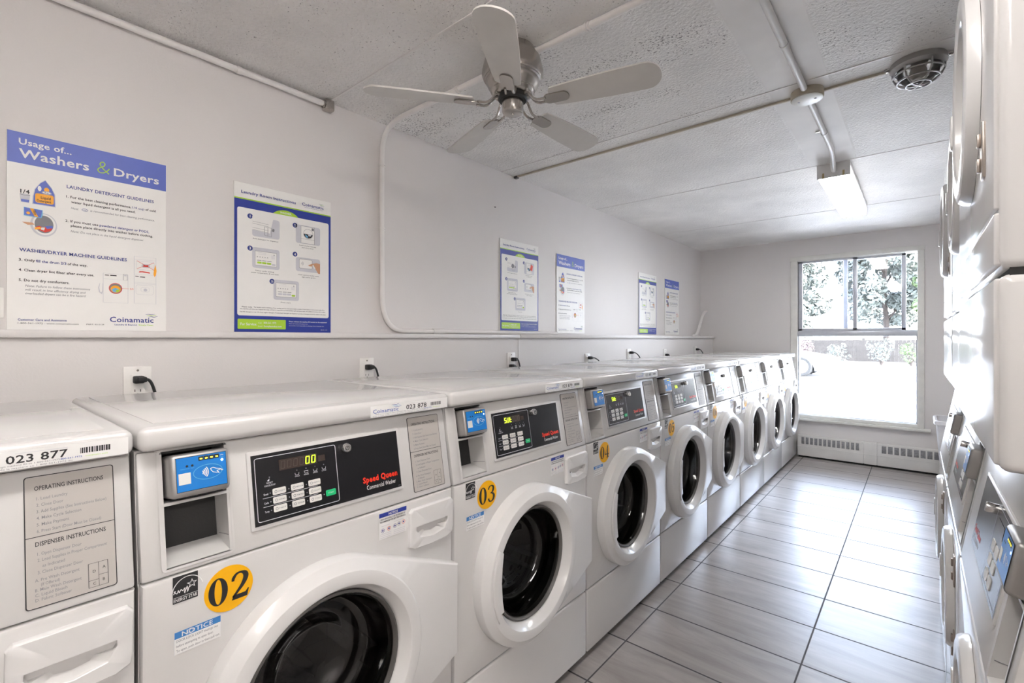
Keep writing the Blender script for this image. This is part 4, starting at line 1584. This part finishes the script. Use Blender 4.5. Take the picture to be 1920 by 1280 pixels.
def outlet(y, ztop):
    root = empty('wall_outlet', (LWX, y, ztop - .114))
    b = MB(WALLF); b.box(0, .070, 0, .114, 0, .006, 'outlet_white', .0025); b.build('cover_plate', root)
    b = MB(WALLF); b.box(.0185, .0515, .0235, .0905, .006, .0085, 'outlet_white', .001)
    for vz in (.039, .075):
        b.rect(.0265, vz - .002, .0285, vz + .006, .0088, 'print_black')
        b.rect(.0405, vz - .002, .0425, vz + .006, .0088, 'print_black')
        b.poly(circ(.0345, vz - .008, .0022, 10), .0088, 'print_black')
    b.build('receptacle', root)
    b = MB(WALLF); b.lathe([(.0032, .006), (.0032, .0072), (0, .0075)], .035, .102, 'nickel', 10); b.build('screw', root)
    return root


def power_cord(y, z, sweep=.02, lowz=.72):
    root = empty('power_cord', (LWX + .0085, y, z))
    b = MB(Frame((0, 0, 0), (0, 1, 0), (0, 0, 1), (1, 0, 0)))
    b.box(-.013, .013, -.011, .011, 0.0003, .026, 'rubber', .004)
    b.box(-.006, .018, -.008, .008, .012, .032, 'rubber', .004)
    b.build('plug', root)
    b = MB()
    pth = smoothpath([(.022, .010, .002), (.025, .020 + sweep * .4, -.004), (.027, .024 + sweep, -.03), (.03, .026 + sweep * 1.3, -.07), (.034, .02 + sweep, -.16), (.05, .0, -.30)], 6)
    b.tube(pth, .0042, 'rubber', 8)
    b.build('cord', root)
    return root


OUT = [(.345, 1.135), (1.141, 1.137), (2.103, 1.138), (2.954, 1.112), (3.604, 1.135), (4.336, 1.122), (5.150, 1.135)]
onames = ['behind the 02 washer, nearest the camera', 'behind the 03 washer', 'with two plugs, under the conduit-side instruction poster', 'below the middle usage poster', 'midway between the middle and far posters', 'below the farthest instruction poster', 'nearest the window wall']
ogr = outlet(0, 1.0)
for i, (y, zt) in enumerate(OUT):
    r = ogr if i == 0 else copy_tree(ogr)
    r.location = (LWX, y, zt - .114)
    tag(r, 'white wall outlet ' + onames[i], 'outlet', 'outlets above the washers')
CORDS = [(.345 + .0345, 1.135 - .039, 'black plug and cord in the outlet nearest the camera'), (1.141 + .0345, 1.137 - .039, 'black plug and cord in the second outlet, behind the 03 washer'),
         (2.103 + .04, 1.138 - .039, 'black plug and cord in the upper half of the two-plug outlet'), (2.103 + .022, 1.138 - .078, 'black plug and cord in the lower half of the two-plug outlet'),
         (2.954 + .04, 1.112 - .030, 'black plug and cord in the outlet below the middle usage poster'), (3.604 + .04, 1.135 - .030, 'black plug with long arching cord midway between middle and far posters'),
         (4.336 + .04, 1.122 - .055, 'black plug and cord in the outlet below the farthest instruction poster'), (5.150 + .04, 1.135 - .030, 'black plug with arching cord in the outlet nearest the window wall')]
cd0 = power_cord(0, 0, .01)
cd1 = None
for i, (y, z, lab) in enumerate(CORDS):
    if i == 0:
        r = cd0
    elif i in (4, 5, 7):
        if cd1 is None:
            cd1 = power_cord(0, 0, .085)
            r = cd1
        else:
            r = copy_tree(cd1)
    else:
        r = copy_tree(cd0)
    r.location = (LWX + .0085, y, z)
    tag(r, lab, 'power cord', 'black power cords')

# ------------------------------------------------------------------ conduits


def strap(root, pos, axis, r, m):
    b = MB()
    x, y, z = pos
    ax = Vector(axis).normalized()
    b.tube([Vector(pos) - ax * .006, Vector(pos) + ax * .006], r * 1.22, m, 14)
    b.build('strap', root)


cr = empty('electrical_conduit', (.02, -1.9, 2.226))
b = MB(Frame((-.02, 1.9, -2.226))); b.tube([(.020, -2.25, 2.226), (.020, 1.055, 2.226)], .0115, 'conduit_paint', 14); b.build('pipe', cr)
b = MB(Frame((-.02, 1.9, -2.226))); b.tube([(.022, 1.045, 2.224), (.022, 1.085, 2.222)], .0165, 'nickel', 14); b.box(.004, .04, 1.05, 1.09, 2.20, 2.246, 'nickel', .005); b.build('end_fitting', cr)['label'] = 'bare metal end fitting'
for yy in (.713, -.2):
    b = MB(Frame((-.02, 1.9, -2.226))); b.tube([(.020, yy - .008, 2.226), (.020, yy + .008, 2.226)], .0145, 'conduit_paint', 14); b.build('strap', cr)
tag(cr, 'straight white conduit along the top of the left wall, ending in a metal fitting', 'conduit')

cr = empty('electrical_conduit', (.0115, 1.35, 1.26))
F = Frame((-.0115, -1.35, -1.26))
b = MB(F)
ctrl = [(1.595, 1.352, 2.2355), (1.4, 1.352, 2.2355), (.98, 1.352, 2.2355), (.50, 1.352, 2.2355), (.26, 1.352, 2.2355), (.13, 1.352, 2.232), (.055, 1.350, 2.205), (.022, 1.348, 2.150), (.0135, 1.347, 2.08),
        (.0135, 1.346, 1.80), (.0135, 1.348, 1.50), (.0135, 1.350, 1.40), (.0135, 1.362, 1.335), (.0135, 1.395, 1.285), (.0135, 1.45, 1.261), (.0135, 1.53, 1.2575), (.0135, 1.75, 1.2575), (.0135, 2.4, 1.2575), (.0135, 2.80, 1.2575)]
b.tube(smoothpath(ctrl, 6), .0115, 'conduit_paint', 14)
b.build('pipe', cr)
for p, ax in (((.53, 1.352, 2.2355), (1, 0, 0)), ((1.145, 1.352, 2.2355), (1, 0, 0)), ((.0135, 1.347, 2.042), (0, 0, 1)), ((.0135, 1.347, 1.739), (0, 0, 1))):
    b = MB(F); a = Vector(ax)
    for dd in (-.006, .006):
        b.tube([Vector(p) + a * (dd - .003), Vector(p) + a * (dd + .003)], .0142, 'conduit_paint', 14)
    b.build('strap', cr)
b = MB(F); b.tube([(.0135, 1.66, 1.2575), (.0135, 1.735, 1.2575)], .0142, 'conduit_paint', 14); b.build('coupling', cr)
tag(cr, 'white conduit crossing the ceiling past the fan and bending down the left wall', 'conduit')

cr = empty('electrical_conduit', (.10, 5.47, 1.2455))
F = Frame((-.10, -5.47, -1.2455))
b = MB(F); b.tube(smoothpath([(.07, 5.36, 1.2570), (.07, 5.42, 1.262), (.07, 5.49, 1.30), (.07, 5.60, 1.44), (.07, 5.68, 1.51), (.07, 5.765, 1.535)], 6), .015, 'conduit_paint', 14); b.build('pipe', cr)
b = MB(F); b.tube([(.07, 5.70, 1.518), (.07, 5.768, 1.536)], .02, 'conduit_paint', 14); b.build('elbow', cr)
tag(cr, 'short white conduit bend rising from the ledge into the window wall corner', 'conduit')

cr = empty('electrical_conduit', (1.61, 2.0, 2.23))
F = Frame((-1.61, -2.0, -2.23))
b = MB(F); b.tube([(1.611, .78, 2.2345), (1.611, 2.25, 2.2345)], .0125, 'conduit_white', 14); b.build('pipe', cr)
b = MB(F); b.tube([(1.611, 1.865, 2.2345), (1.611, 1.885, 2.2345)], .0150, 'conduit_white', 14); b.build('strap', cr)
tag(cr, 'straight white ceiling conduit from the top edge to the round junction box', 'conduit')
cr = empty('electrical_conduit', (1.61, 2.9, 2.23))
F = Frame((-1.61, -2.9, -2.23))
b = MB(F); b.tube(smoothpath([(1.611, 2.34, 2.2345), (1.611, 2.70, 2.2345), (1.611, 2.95, 2.2340), (1.608, 3.10, 2.231), (1.600, 3.22, 2.222), (1.590, 3.33, 2.208), (1.588, 3.37, 2.205)], 6), .0125, 'conduit_white', 14); b.build('pipe', cr)
b = MB(F); b.tube([(1.611, 2.795, 2.2345), (1.611, 2.815, 2.2345)], .0150, 'conduit_white', 14); b.box(1.575, 1.60, 2.80, 2.806, 2.244, 2.249, 'nickel'); b.build('strap', cr)
tag(cr, 'white ceiling conduit bending from the junction box into the fluorescent fixture', 'conduit')

# beige raceway across the ceiling
rw = empty('cable_raceway', (.9, 2.345, 2.245))
F = Frame((-.9, -2.345, -2.245))
b = MB(F); b.box(.03, 1.565, 2.338, 2.352, 2.240, 2.2498, 'raceway_beige', .002); b.build('raceway_cover', rw)
b = MB(F); b.box(.004, .03, 2.334, 2.358, 2.234, 2.2498, 'gasket', .003); b.build('end_cap', rw)
b = MB(F); b.box(1.655, 1.905, 2.338, 2.352, 2.240, 2.2498, 'raceway_beige', .002); b.build('raceway_cover', rw)
tag(rw, 'thin beige cable raceway running across the ceiling through the junction box', 'raceway')

jb = empty('junction_box', (1.611, 2.325, 2.2498))
F = Frame((0, 0, 0), (1, 0, 0), (0, -1, 0), (0, 0, -1))
b = MB(F); b.lathe([(.060, 0), (.060, .030), (.057, .032)], 0, 0, 'raceway_beige', 36); b.build('box_body', jb)
b = MB(F); b.lathe([(.057, .032), (.057, .0345), (.054, .036), (0, .036)], 0, 0, 'box_white', 36)
b.build('cover', jb)
for sx, sy in ((-.03, .0), (.03, .0)):
    b = MB(F); b.lathe([(.0045, .036), (.0045, .0375), (0, .038)], sx, sy, 'print_grey', 12); b.build('screw', jb)
tag(jb, 'round white ceiling junction box where the conduits cross', 'junction box')

# caged bulkhead lamp
bl = empty('bulkhead_lamp', (1.965, 2.335, 2.2498))
b = MB(F); b.lathe([(.082, 0), (.084, .010), (.084, .020), (.078, .028), (.070, .032), (.066, .028)], 0, 0, 'aluminium', 36)
for s_ in (-1, 1):
    b.box(s_ * .088 - .012, s_ * .088 + .012, -.008, .008, 0, .006, 'aluminium', .002)
    b.lathe([(.005, .006), (.005, .011), (0, .012)], s_ * .090, 0, 'nickel', 8)
b.build('lamp_base', bl)
b = MB(F); b.lathe([(.064, .022), (.064, .040), (.058, .058), (.044, .072), (.022, .080), (0, .082)], 0, 0, 'lens_glass', 32, close=False); b.build('glass_dome', bl)
b = MB(F); b.lathe([(.020, .024), (.026, .036), (.026, .052), (.016, .062), (0, .064)], 0, 0, 'lamp_cap', 20); b.build('bulb', bl)
b = MB(F)
for k in range(6):
    a = math.pi * k / 6
    ca, sa = math.cos(a), math.sin(a)
    pr = [(-.076, .024), (-.075, .045), (-.066, .066), (-.046, .082), (-.022, .090), (.022, .090), (.046, .082), (.066, .066), (.075, .045), (.076, .024)]
    if k % 2 == 0:
        b.tube([(r * ca, r * sa, n) for r, n in pr], .0030, 'aluminium', 6)
for r, n in ((.0745, .047), (.062, .070), (.036, .0865)):
    b.tube([(r * math.cos(2 * math.pi * i / 28), r * math.sin(2 * math.pi * i / 28), n) for i in range(29)], .0030, 'aluminium', 6, False)
b.build('wire_cage', bl)
tag(bl, 'caged metal bulkhead lamp on the ceiling at upper right', 'lamp')

# fluorescent wraparound fixtures


def fixture(loc, L, lens='lamp_diffuser'):
    root = empty('fluorescent_fixture', loc)
    w = .082
    b = MB(); b.box(-w, w, 0, L, -.022, -.0005, 'lamp_cap', .002); b.build('housing', root)
    for y0, y1 in ((-.002, .004), (L - .004, L + .002)):
        b = MB(); b.box(-w, w, y0, y1, -.082, -.0005, 'lamp_cap', .001); e = b.build('end_plate', root)
        yc = y0 - .0012 if y0 < .1 else y1 + .0012
        for sx in (-.05, .05):
            b = MB(); b.box(sx - .005, sx + .005, yc - .0012, yc + .0012, -.084, -.052, 'brass_clip', .0005); b.build('latch', e)
    b = MB(); b.box(-w + .002, w - .002, .004, L - .004, -.0795, -.022, lens if lens.endswith('bright') else 'lamp_lens_side', .004, 2); b.box(-w + .007, w - .007, .009, L - .009, -.0803, -.0790, lens); b.build('diffuser', root)
    return root


fx1 = fixture((1.585, 3.368, RH), 1.20)
tag(fx1, 'lit fluorescent ceiling fixture with white wraparound lens near the window', 'light fixture')
fx2 = fixture((1.611, -.42, RH), 1.20, 'lamp_diffuser_bright')
fx3 = fixture((3.75, -1.2, RH), 1.20, 'hall_fill_bright')  # unseen fixture, added as fill from the hallway side
tag(fx3, 'unseen fluorescent fixture in the added hallway, fill light for the washer fronts', 'light fixture')
tag(fx2, 'lit fluorescent ceiling fixture over the near end of the aisle', 'light fixture')

# ------------------------------------------------------------------ ceiling fan
FX, FY = .868, 1.300
fan = empty('ceiling_fan', (FX, FY, RH))
F = Frame((0, 0, 0), (1, 0, 0), (0, -1, 0), (0, 0, -1))
b = MB(F)
b.lathe([(.060, 0), (.066, .006), (.078, .010), (.086, .030), (.092, .036), (.092, .040), (.098, .044), (.108, .085), (.109, .100), (.104, .112), (.100, .114), (.100, .118), (.095, .121), (.095, .125),
         (.088, .140), (.080, .152), (.079, .156), (.075, .158), (.070, .168), (.062, .172), (.0, .172)], 0, 0, 'nickel', 56)
b.build('motor_housing', fan)
b = MB(F); b.lathe([(.050, .168), (.052, .186), (.048, .190), (.0, .190)], 0, 0, 'rubber', 36); b.build('flywheel', fan)
b = MB(F); b.lathe([(.036, .186), (.038, .190), (.038, .226), (.035, .233), (.028, .236), (.006, .236), (.005, .239), (0, .239)], 0, 0, 'nickel', 36); b.build('switch_cap', fan)
BLZ = .205
for k in range(5):
    a = math.radians(16.0 + 72 * k)
    F5 = Frame((0, 0, -BLZ), (math.cos(a), math.sin(a), 0), (-math.sin(a), math.cos(a), 0), (0, 0, 1))
    pit = math.radians(-12)
    b = MB(F5)
    for s_ in (-1, 1):
        b.tube(smoothpath([(.045, .012 * s_, .027), (.062, .016 * s_, .026), (.080, .015 * s_, .006), (.098, .013 * s_, -.004), (.128, .012 * s_, -.004)], 5), .0045, 'nickel', 8)
    arm = b.build('blade_arm', fan)
    ct, st = math.cos(pit), math.sin(pit)
    FB = Frame((0, 0, -BLZ), (math.cos(a), math.sin(a), 0), (-math.sin(a) * ct, math.cos(a) * ct, st), (math.sin(a) * st, -math.cos(a) * st, ct))
    b = MB(FB)
    b.prism(rrect(.118, -.022, .208, .022, .020, 5), -.0065, -.0005, 'nickel', .002)
    b.build('bracket_plate', arm)
    b = MB(FB)
    out = [(.150, -.043), (.20, -.048), (.34, -.056), (.455, -.058)] + [(.462 + .046 * math.cos(t), .058 * math.sin(t)) for t in [math.radians(-75 + 15 * i) for i in range(11)]] + [(.455, .058), (.34, .056), (.20, .048), (.150, .043), (.142, .03), (.140, 0), (.142, -.03)]
    b.prism(out, .0005, .0065, 'blade', .0015)
    b.build('blade', fan)
tag(fan, 'brushed nickel hugger ceiling fan with five pale blades', 'ceiling fan')

# ------------------------------------------------------------------ stacked dryers on the right
FASCIA_MIRROR = True


def door_round(root, cx, cz, R, up):
    rows = [('r', R + .012, .0005, 0), ('r', R + .010, .010, 0), ('r', R + .005, .0165, 0), ('r', R - .004, .019, 0), ('r', R - .028, .019, 0), ('r', R - .034, .016, 0), ('r', R - .038, .002, 0), ('r', R - .042, -.012, 0)]
    b = door_ring(cx, cz, R, (R + .03, .03, -.03), rows, 'door_plastic', 72)
    d = b.build('upper_door' if up else 'lower_door', root, 30)
    b = MB(PF)
    b.lathe([(R - .041, .000), (R - .046, -.010), (R - .06, -.020), (R - .09, -.026), (0, -.028)], cx, cz, 'gasket', 48, close=False)
    b.build('door_inset', d)
    b = MB(PF)
    b.prism(rrect(cx - R - .004, cz - .035, cx - R + .022, cz + .035, .008), .014, .0225, 'door_plastic', .003)
    b.build('door_handle', d)
    for hz in ((cz - .155, cz + .155) if up else (cz + .10, cz - .10)):
        b = MB(PF)
        hx = .560 if up else cx + R + .010
        b.box(hx - .010, hx + .016, hz - .040, hz + .040, -.001, .0035, 'hinge_steel', .0012)
        b.box(hx - .012, hx - .002, hz + .008, hz + .028, .003, .008, 'hinge_steel', .002)
        b.box(hx - .012, hx - .002, hz - .028, hz - .008, .003, .008, 'hinge_steel', .002)
        b.build('hinge', d)


FZ = .715
CF2 = Frame((0, .002, FZ), (1, 0, 0), (0, math.sin(TILT), math.cos(TILT)), (0, -math.cos(TILT), math.sin(TILT)))


def make_stack(loc):
    root = empty('stacked_dryer', loc, -math.pi / 2)
    # lower machine
    b = MB(Frame((0, 0, 0), (0, 1, 0), (0, 0, 1), (1, 0, 0)))
    prof = [(.016, .03), (.70, .03), (.70, 1.048), (.074, 1.048), (.022, FZ - .003), (.016, FZ - .008)]
    b.prism(prof, .001, .005, 'enamel')
    b.prism(prof, W - .005, W - .001, 'enamel')
    b.box(.696, .70, .03, 1.048, .004, W - .004, 'enamel')
    b.box(.016, .020, .03, .27, .004, W - .004, 'dark_gap')
    b.box(.016, .020, .680, .712, .004, W - .004, 'dark_gap')
    b.build('lower_cabinet', root)
    b = MB(PF); panel_with_hole(b, .002, W - .002, .2665, FZ - .003, .341, .510, .130, -.016, 0, 'enamel', .006); b.build('lower_front', root)
    b = MB(PF); b.box(.002, W - .002, .028, .2615, -.014, 0, 'enamel', .006, 3); b.build('access_panel', root)
    b = MB(PF); b.lathe([(.130, -.014), (.129, -.30), (0, -.31)], .341, .510, 'steel_drum', 36, close=False); b.build('lower_drum', root)
    for fx, fy in ((.05, .09), (W - .05, .09), (.05, .6), (W - .05, .6)):
        b = MB(); b.lathe([(.018, 0), (.018, .012), (.008, .014), (.008, .032), (0, .032)], fx, fy, 'rubber', 14)
        b.build('foot', root)
    door_round(root, .341, .510, .152, False)
    cp = build_fascia(root, CF2, .335, .012, .252)
    b = MB(CF2)
    b.prism(rrect(.128, .074, .516, .232, .004), -.002, .0035, 'panel_plastic', .002)
    b.rect(.135, .081, .509, .225, .0040, 'plate_black')
    n = .0044
    b.line(rrect(.345, .088, .502, .218, .004), .0012, n, 'print_lightgrey', True)
    for r in range(3):
        for c in range(2):
            b.prism(rrect(.365 + c * .04, .095 + r * .026, .395 + c * .04, .113 + r * .026, .003, 3), .004, .0052, 'key_white')
    b.rect(.365, .180, .435, .202, n, 'display_dark')
    b.text('Speed Queen', .150, .112, .0945, .0125, 'brand_red', n, 1.9)
    b.text('Commercial Dryer', .158, .095, .0795, .0098, 'print_white', n)
    b.build('keypad', cp)
    b = MB(CF2); b.lathe([(.0092, .003), (.0092, .014), (.008, .0165), (0, .0167)], .305, .200, 'chrome', 20); b.build('lock', cp)
    reader_parts(root, True, CF2, .045, -.009)
    coin_recess(root, True, CF2, .012, .160, .252)
    # upper machine
    zt, zb = 1.955, 1.052
    b = MB(); b.box(.002, W - .002, .004, .70, zb, 1.301, 'enamel', .012, 4)
    b.build('middle_cabinet', root)
    b = MB(); b.box(.002, W - .002, .004, .70, 1.307, zt, 'enamel', .012, 4)
    b.build('upper_cabinet', root)
    b = MB(); b.box(.008, W - .008, .014, .69, 1.298, 1.309, 'dark_gap'); b.build('shadow_gap', root)
    b = MB(PF); b.box(.010, W - .010, zb + .008, 1.296, -.01, .0, 'enamel', .003, 3); b.build('middle_panel', root)
    b = MB(PF); b.box(.010, W - .010, 1.312, 1.379, -.01, 0, 'enamel', .003, 3); b.build('upper_sill_panel', root)
    b = MB(PF); b.box(.010, W - .010, 1.383, zt - .010, -.01, 0, 'enamel', .003, 3); b.build('upper_front', root)
    door_round(root, .341, 1.645, .172, True)
    return root


stk = make_stack((CAMX + .0735, .85 + W, 0))
tag(stk, 'white stacked dryer nearest the camera, at the right edge of the frame', 'dryer', 'stacked dryers on the right')
s2 = copy_tree(stk); s2.location = (CAMX + .0745, 1.54 + W, 0)
tag(s2, 'white stacked dryer in the middle of the three on the right', 'dryer', 'stacked dryers on the right')
s3 = copy_tree(stk); s3.location = (CAMX + .0745, 2.23 + W, 0)
tag(s3, 'white stacked dryer farthest from the camera, closest to the bin', 'dryer', 'stacked dryers on the right')
for r in (s2, s3):                     # upper machines sit a little further back
    for ch in r.children:
        if ch.name.split('.')[0] in ('middle_cabinet', 'upper_cabinet', 'shadow_gap', 'middle_panel', 'upper_sill_panel', 'upper_front', 'upper_door'):
            ch.location.y += .015

# ------------------------------------------------------------------ bin
bn = empty('waste_bin', (2.24, 5.42, 0))
b = MB()


def ringrect(hx, hy, r, z):
    return [(x, y, z) for x, y in rrect(-hx, -hy, hx, hy, r, 4)]


rows = [ringrect(.122, .15, .03, .004), ringrect(.125, .155, .03, 0.012), ringrect(.160, .20, .04, .52), ringrect(.155, .195, .04, .52), ringrect(.118, .148, .03, .02)]
k = len(rows[0])
pts = [p for r in rows for p in r]
fs = [(q * k + i, q * k + (i + 1) % k, (q + 1) * k + (i + 1) % k, (q + 1) * k + i) for q in range(4) for i in range(k)] + [tuple(range(k))[::-1], tuple(4 * k + i for i in range(k))]
b.add(pts, fs, 'bin_plastic')
b.build('bin_body', bn)
b = MB()
rows = [ringrect(.159, .199, .04, .512), ringrect(.175, .215, .045, .518), ringrect(.175, .215, .045, .545), ringrect(.168, .208, .045, .551), ringrect(.153, .193, .04, .548), ringrect(.153, .193, .04, .515)]
pts = [p for r in rows for p in r]
fs = [(q * k + i, q * k + (i + 1) % k, (q + 1) * k + (i + 1) % k, (q + 1) * k + i) for q in range(5) for i in range(k)]
b.add(pts, fs, 'bin_plastic')
b.build('bin_rim', bn)
tag(bn, 'tall white tapered plastic bin in the corner by the heater', 'bin')

# ------------------------------------------------------------------ outdoors
b = MB(); b.box(-60, 60, RY1 + .13, 70, -.05, .05, 'asphalt')
tag(b.build('parking_lot'), kind='structure')
b = MB(); b.box(-40, 40, 27.0, 27.25, .05, .17, 'kerb', .02)
tag(b.build('kerb'), kind='structure')

fn = empty('wooden_fence', (-1.5, 28, .05))
x = -14.0
pb = MB(Frame((1.5, -28, -.05)))
rl = MB(Frame((1.5, -28, -.05)))
random.seed(3)
while x < 14:
    h = 1.16 + random.uniform(-.02, .02)
    pb.box(x, x + .1415, 28.0, 28.02, .08, h, 'fence_wood')
    x += .143
pb.build('fence_boards', fn)
for z in (.35, .95):
    rl.box(-14, 14, 28.02, 28.07, z, z + .09, 'fence_wood')
rl.build('fence_rails', fn)
xp = -14.0
while xp < 14.1:
    q = MB(Frame((1.5, -28, -.05))); q.box(xp - .05, xp + .05, 28.03, 28.13, .05, 1.25, 'fence_wood'); q.build('post', fn)
    xp += 2.8
tag(fn, 'grey-brown board fence across the far side of the parking lot', 'fence')


def leaf_cloud(b, blobs, n, size, m, rnd):
    for c, r in blobs:
        k = int(n * r[0] * r[1])
        for _ in range(k):
            d = Vector((rnd.gauss(0, 1), rnd.gauss(0, 1), rnd.gauss(0, 1))).normalized()
            rr = rnd.uniform(.55, 1.0) ** .5
            p = Vector((c[0] + d.x * r[0] * rr, c[1] + d.y * r[0] * rr, c[2] + d.z * r[1] * rr))
            nrm = (d + Vector((rnd.gauss(0, .5), rnd.gauss(0, .5), rnd.gauss(0, .5) + .3))).normalized()
            t = nrm.cross(Vector((rnd.gauss(0, 1), rnd.gauss(0, 1), rnd.gauss(0, 1)))).normalized()
            s_ = nrm.cross(t)
            w = size * rnd.uniform(.7, 1.3)
            q = [p - t * w, p - s_ * w * .45, p + t * w, p + s_ * w * .45]
            b.add([tuple(v) for v in q], [(0, 1, 2, 3)], m)


def tree(x, y, h, spread, m, seed, label, base=.05):
    rnd = random.Random(seed)
    root = empty('deciduous_tree', (x, y, base))
    b = MB()
    trunk = [(0, 0, 0), (.06, .02, h * .2), (-.05, .05, h * .42), (.04, 0, h * .7)]
    b.tube(smoothpath(trunk, 4), [.17 - .10 * i / 12 for i in range(13)], 'bark', 10)
    for k in range(7):
        a = k * 2.4
        z0 = h * (.22 + .07 * k)
        b.tube(smoothpath([(0, 0, z0), (math.cos(a) * spread * .4, math.sin(a) * spread * .4, z0 + h * .12), (math.cos(a) * spread * .8, math.sin(a) * spread * .8, z0 + h * .2)], 3), [.06, .055, .05, .04, .03, .025, .015], 'bark', 6)
    b.build('trunk', root)
    b = MB()
    blobs = []
    for k in range(46):
        a = rnd.uniform(0, 6.28)
        t = rnd.uniform(0, 1)
        z = h * (.22 + .74 * t)
        rad = spread * math.sin(math.pi * (.18 + .76 * t)) * rnd.uniform(.35, .95)
        r = spread * rnd.uniform(.22, .38)
        blobs.append(((math.cos(a) * rad, math.sin(a) * rad, z), (r, r * .8)))
    leaf_cloud(b, blobs, 760, .15, m, rnd)
    b.build('foliage', root, 20)
    tag(root, label, 'tree', 'trees beyond the fence')
    return root


tree(-3.6, 31.0, 7.0, 1.7, 'leaf_pale', 1, 'pale hazy tree beyond the fence, seen through the left sash')
tree(.6, 33.0, 9.4, 2.2, 'leaf_pale', 2, 'large dense tree beyond the fence, filling the right sash')
tree(3.3, 29.9, 7.6, 1.5, 'leaf_green', 3, 'greener tree beyond the fence, seen in the open gap at the right of the window')
tree(5.4, 35.5, 9.6, 2.1, 'leaf_pink', 4, 'pinkish-leaved tree farthest back at the right of the window')


def shrub(x, y, h, r, m, seed, label):
    rnd = random.Random(seed)
    root = empty('garden_shrub', (x, y, .05))
    b = MB()
    for k in range(5):
        a = k * 1.26
        b.tube([(0, 0, 0), (math.cos(a) * r * .4, math.sin(a) * r * .4, h * .6)], [.03, .012], 'bark', 5)
    b.build('stems', root)
    b = MB()
    blobs = [((rnd.uniform(-.6, .6) * r, rnd.uniform(-.4, .4) * r, h * rnd.uniform(.3, .85)), (r * rnd.uniform(.35, .55), h * rnd.uniform(.2, .3))) for _ in range(9)]
    leaf_cloud(b, blobs, 900, .05, m, rnd)
    b.build('foliage', root, 20)
    tag(root, label, 'shrub', 'shrubs before the fence')


shrub(-2.1, 26.3, 1.25, .75, 'leaf_pink', 11, 'reddish shrub before the fence, above the parked car')
shrub(-.9, 26.3, .95, .55, 'leaf_pale', 12, 'low pale shrub before the fence, left of the window middle')
shrub(.75, 26.3, 1.15, .6, 'leaf_pale', 13, 'taller pale shrub before the fence, right of the window middle')
shrub(1.75, 26.3, 1.05, .45, 'leaf_green', 14, 'small green shrub before the fence at the right of the window')

# parked car, nose to the right
car = empty('parked_car', (-2.1, 17.8, .05))
b = MB(Frame((0, -.82, 0), (1, 0, 0), (0, 0, 1), (0, 1, 0)))
body = [(2.18, .22), (2.20, .40), (2.12, .56), (1.95, .64), (1.1, .76), (.95, .80), (.80, .80), (-1.55, .84), (-2.05, .82), (-2.15, .60), (-2.12, .24), (-1.72, .20)]


def arch(cx, r=.36):
    return [(cx - r * math.cos(t), .18 + r * math.sin(t)) for t in [math.pi * i / 12 for i in range(13)]]


body = [(2.18, .22), (2.21, .38), (2.15, .54), (1.98, .63), (1.15, .76), (.80, .82), (-1.55, .86), (-2.05, .83), (-2.15, .60), (-2.12, .24)] + arch(-1.35) + arch(1.32)
b.prism(body, 0, 1.64, 'car_paint', .05, 3)
b.build('body', car)
b = MB(Frame((0, -.70, 0), (1, 0, 0), (0, 0, 1), (0, 1, 0)))
b.prism([(.95, .80), (.15, 1.26), (-.2, 1.32), (-.9, 1.30), (-1.75, .84)], 0, 1.40, 'car_glass', .06, 3)
b.build('cabin_glass', car)
b = MB(Frame((0, -.66, 0), (1, 0, 0), (0, 0, 1), (0, 1, 0)))
b.prism([(.10, 1.27), (-.2, 1.335), (-.9, 1.315), (-1.05, 1.24)], 0, 1.32, 'car_paint', .03, 2)
b.build('roof', car)
for cx in (-1.35, 1.32):
    for yy, sg in ((-.84, 1), (.84, -1)):
        b = MB(Frame((cx, yy, .31), (1, 0, 0), (0, 0, 1), (0, sg, 0)))
        b.lathe([(.20, .0), (.27, -.008), (.305, .01), (.31, .05), (.31, .16), (.29, .19), (0, .19)], 0, 0, 'tyre', 28)
        w = b.build('wheel', car)
        b = MB(Frame((cx, yy, .31), (1, 0, 0), (0, 0, 1), (0, sg, 0)))
        b.lathe([(.205, .004), (.20, -.004), (.17, .012), (.06, -.004), (0, -.006)], 0, 0, 'chrome', 28, close=False)
        b.build('hubcap', w)
b = MB(); b.box(2.02, 2.19, -.80, -.50, .50, .58, 'chrome', .03); b.build('headlight', car)
b = MB(); b.box(2.02, 2.19, .52, .82, .50, .58, 'chrome', .03); b.build('headlight', car)
b = MB(); b.box(.55, .70, -.96, -.80, .86, .97, 'car_paint', .03); b.build('wing_mirror', car)
tag(car, 'pale silver car parked at the left, seen through the lower window', 'car')
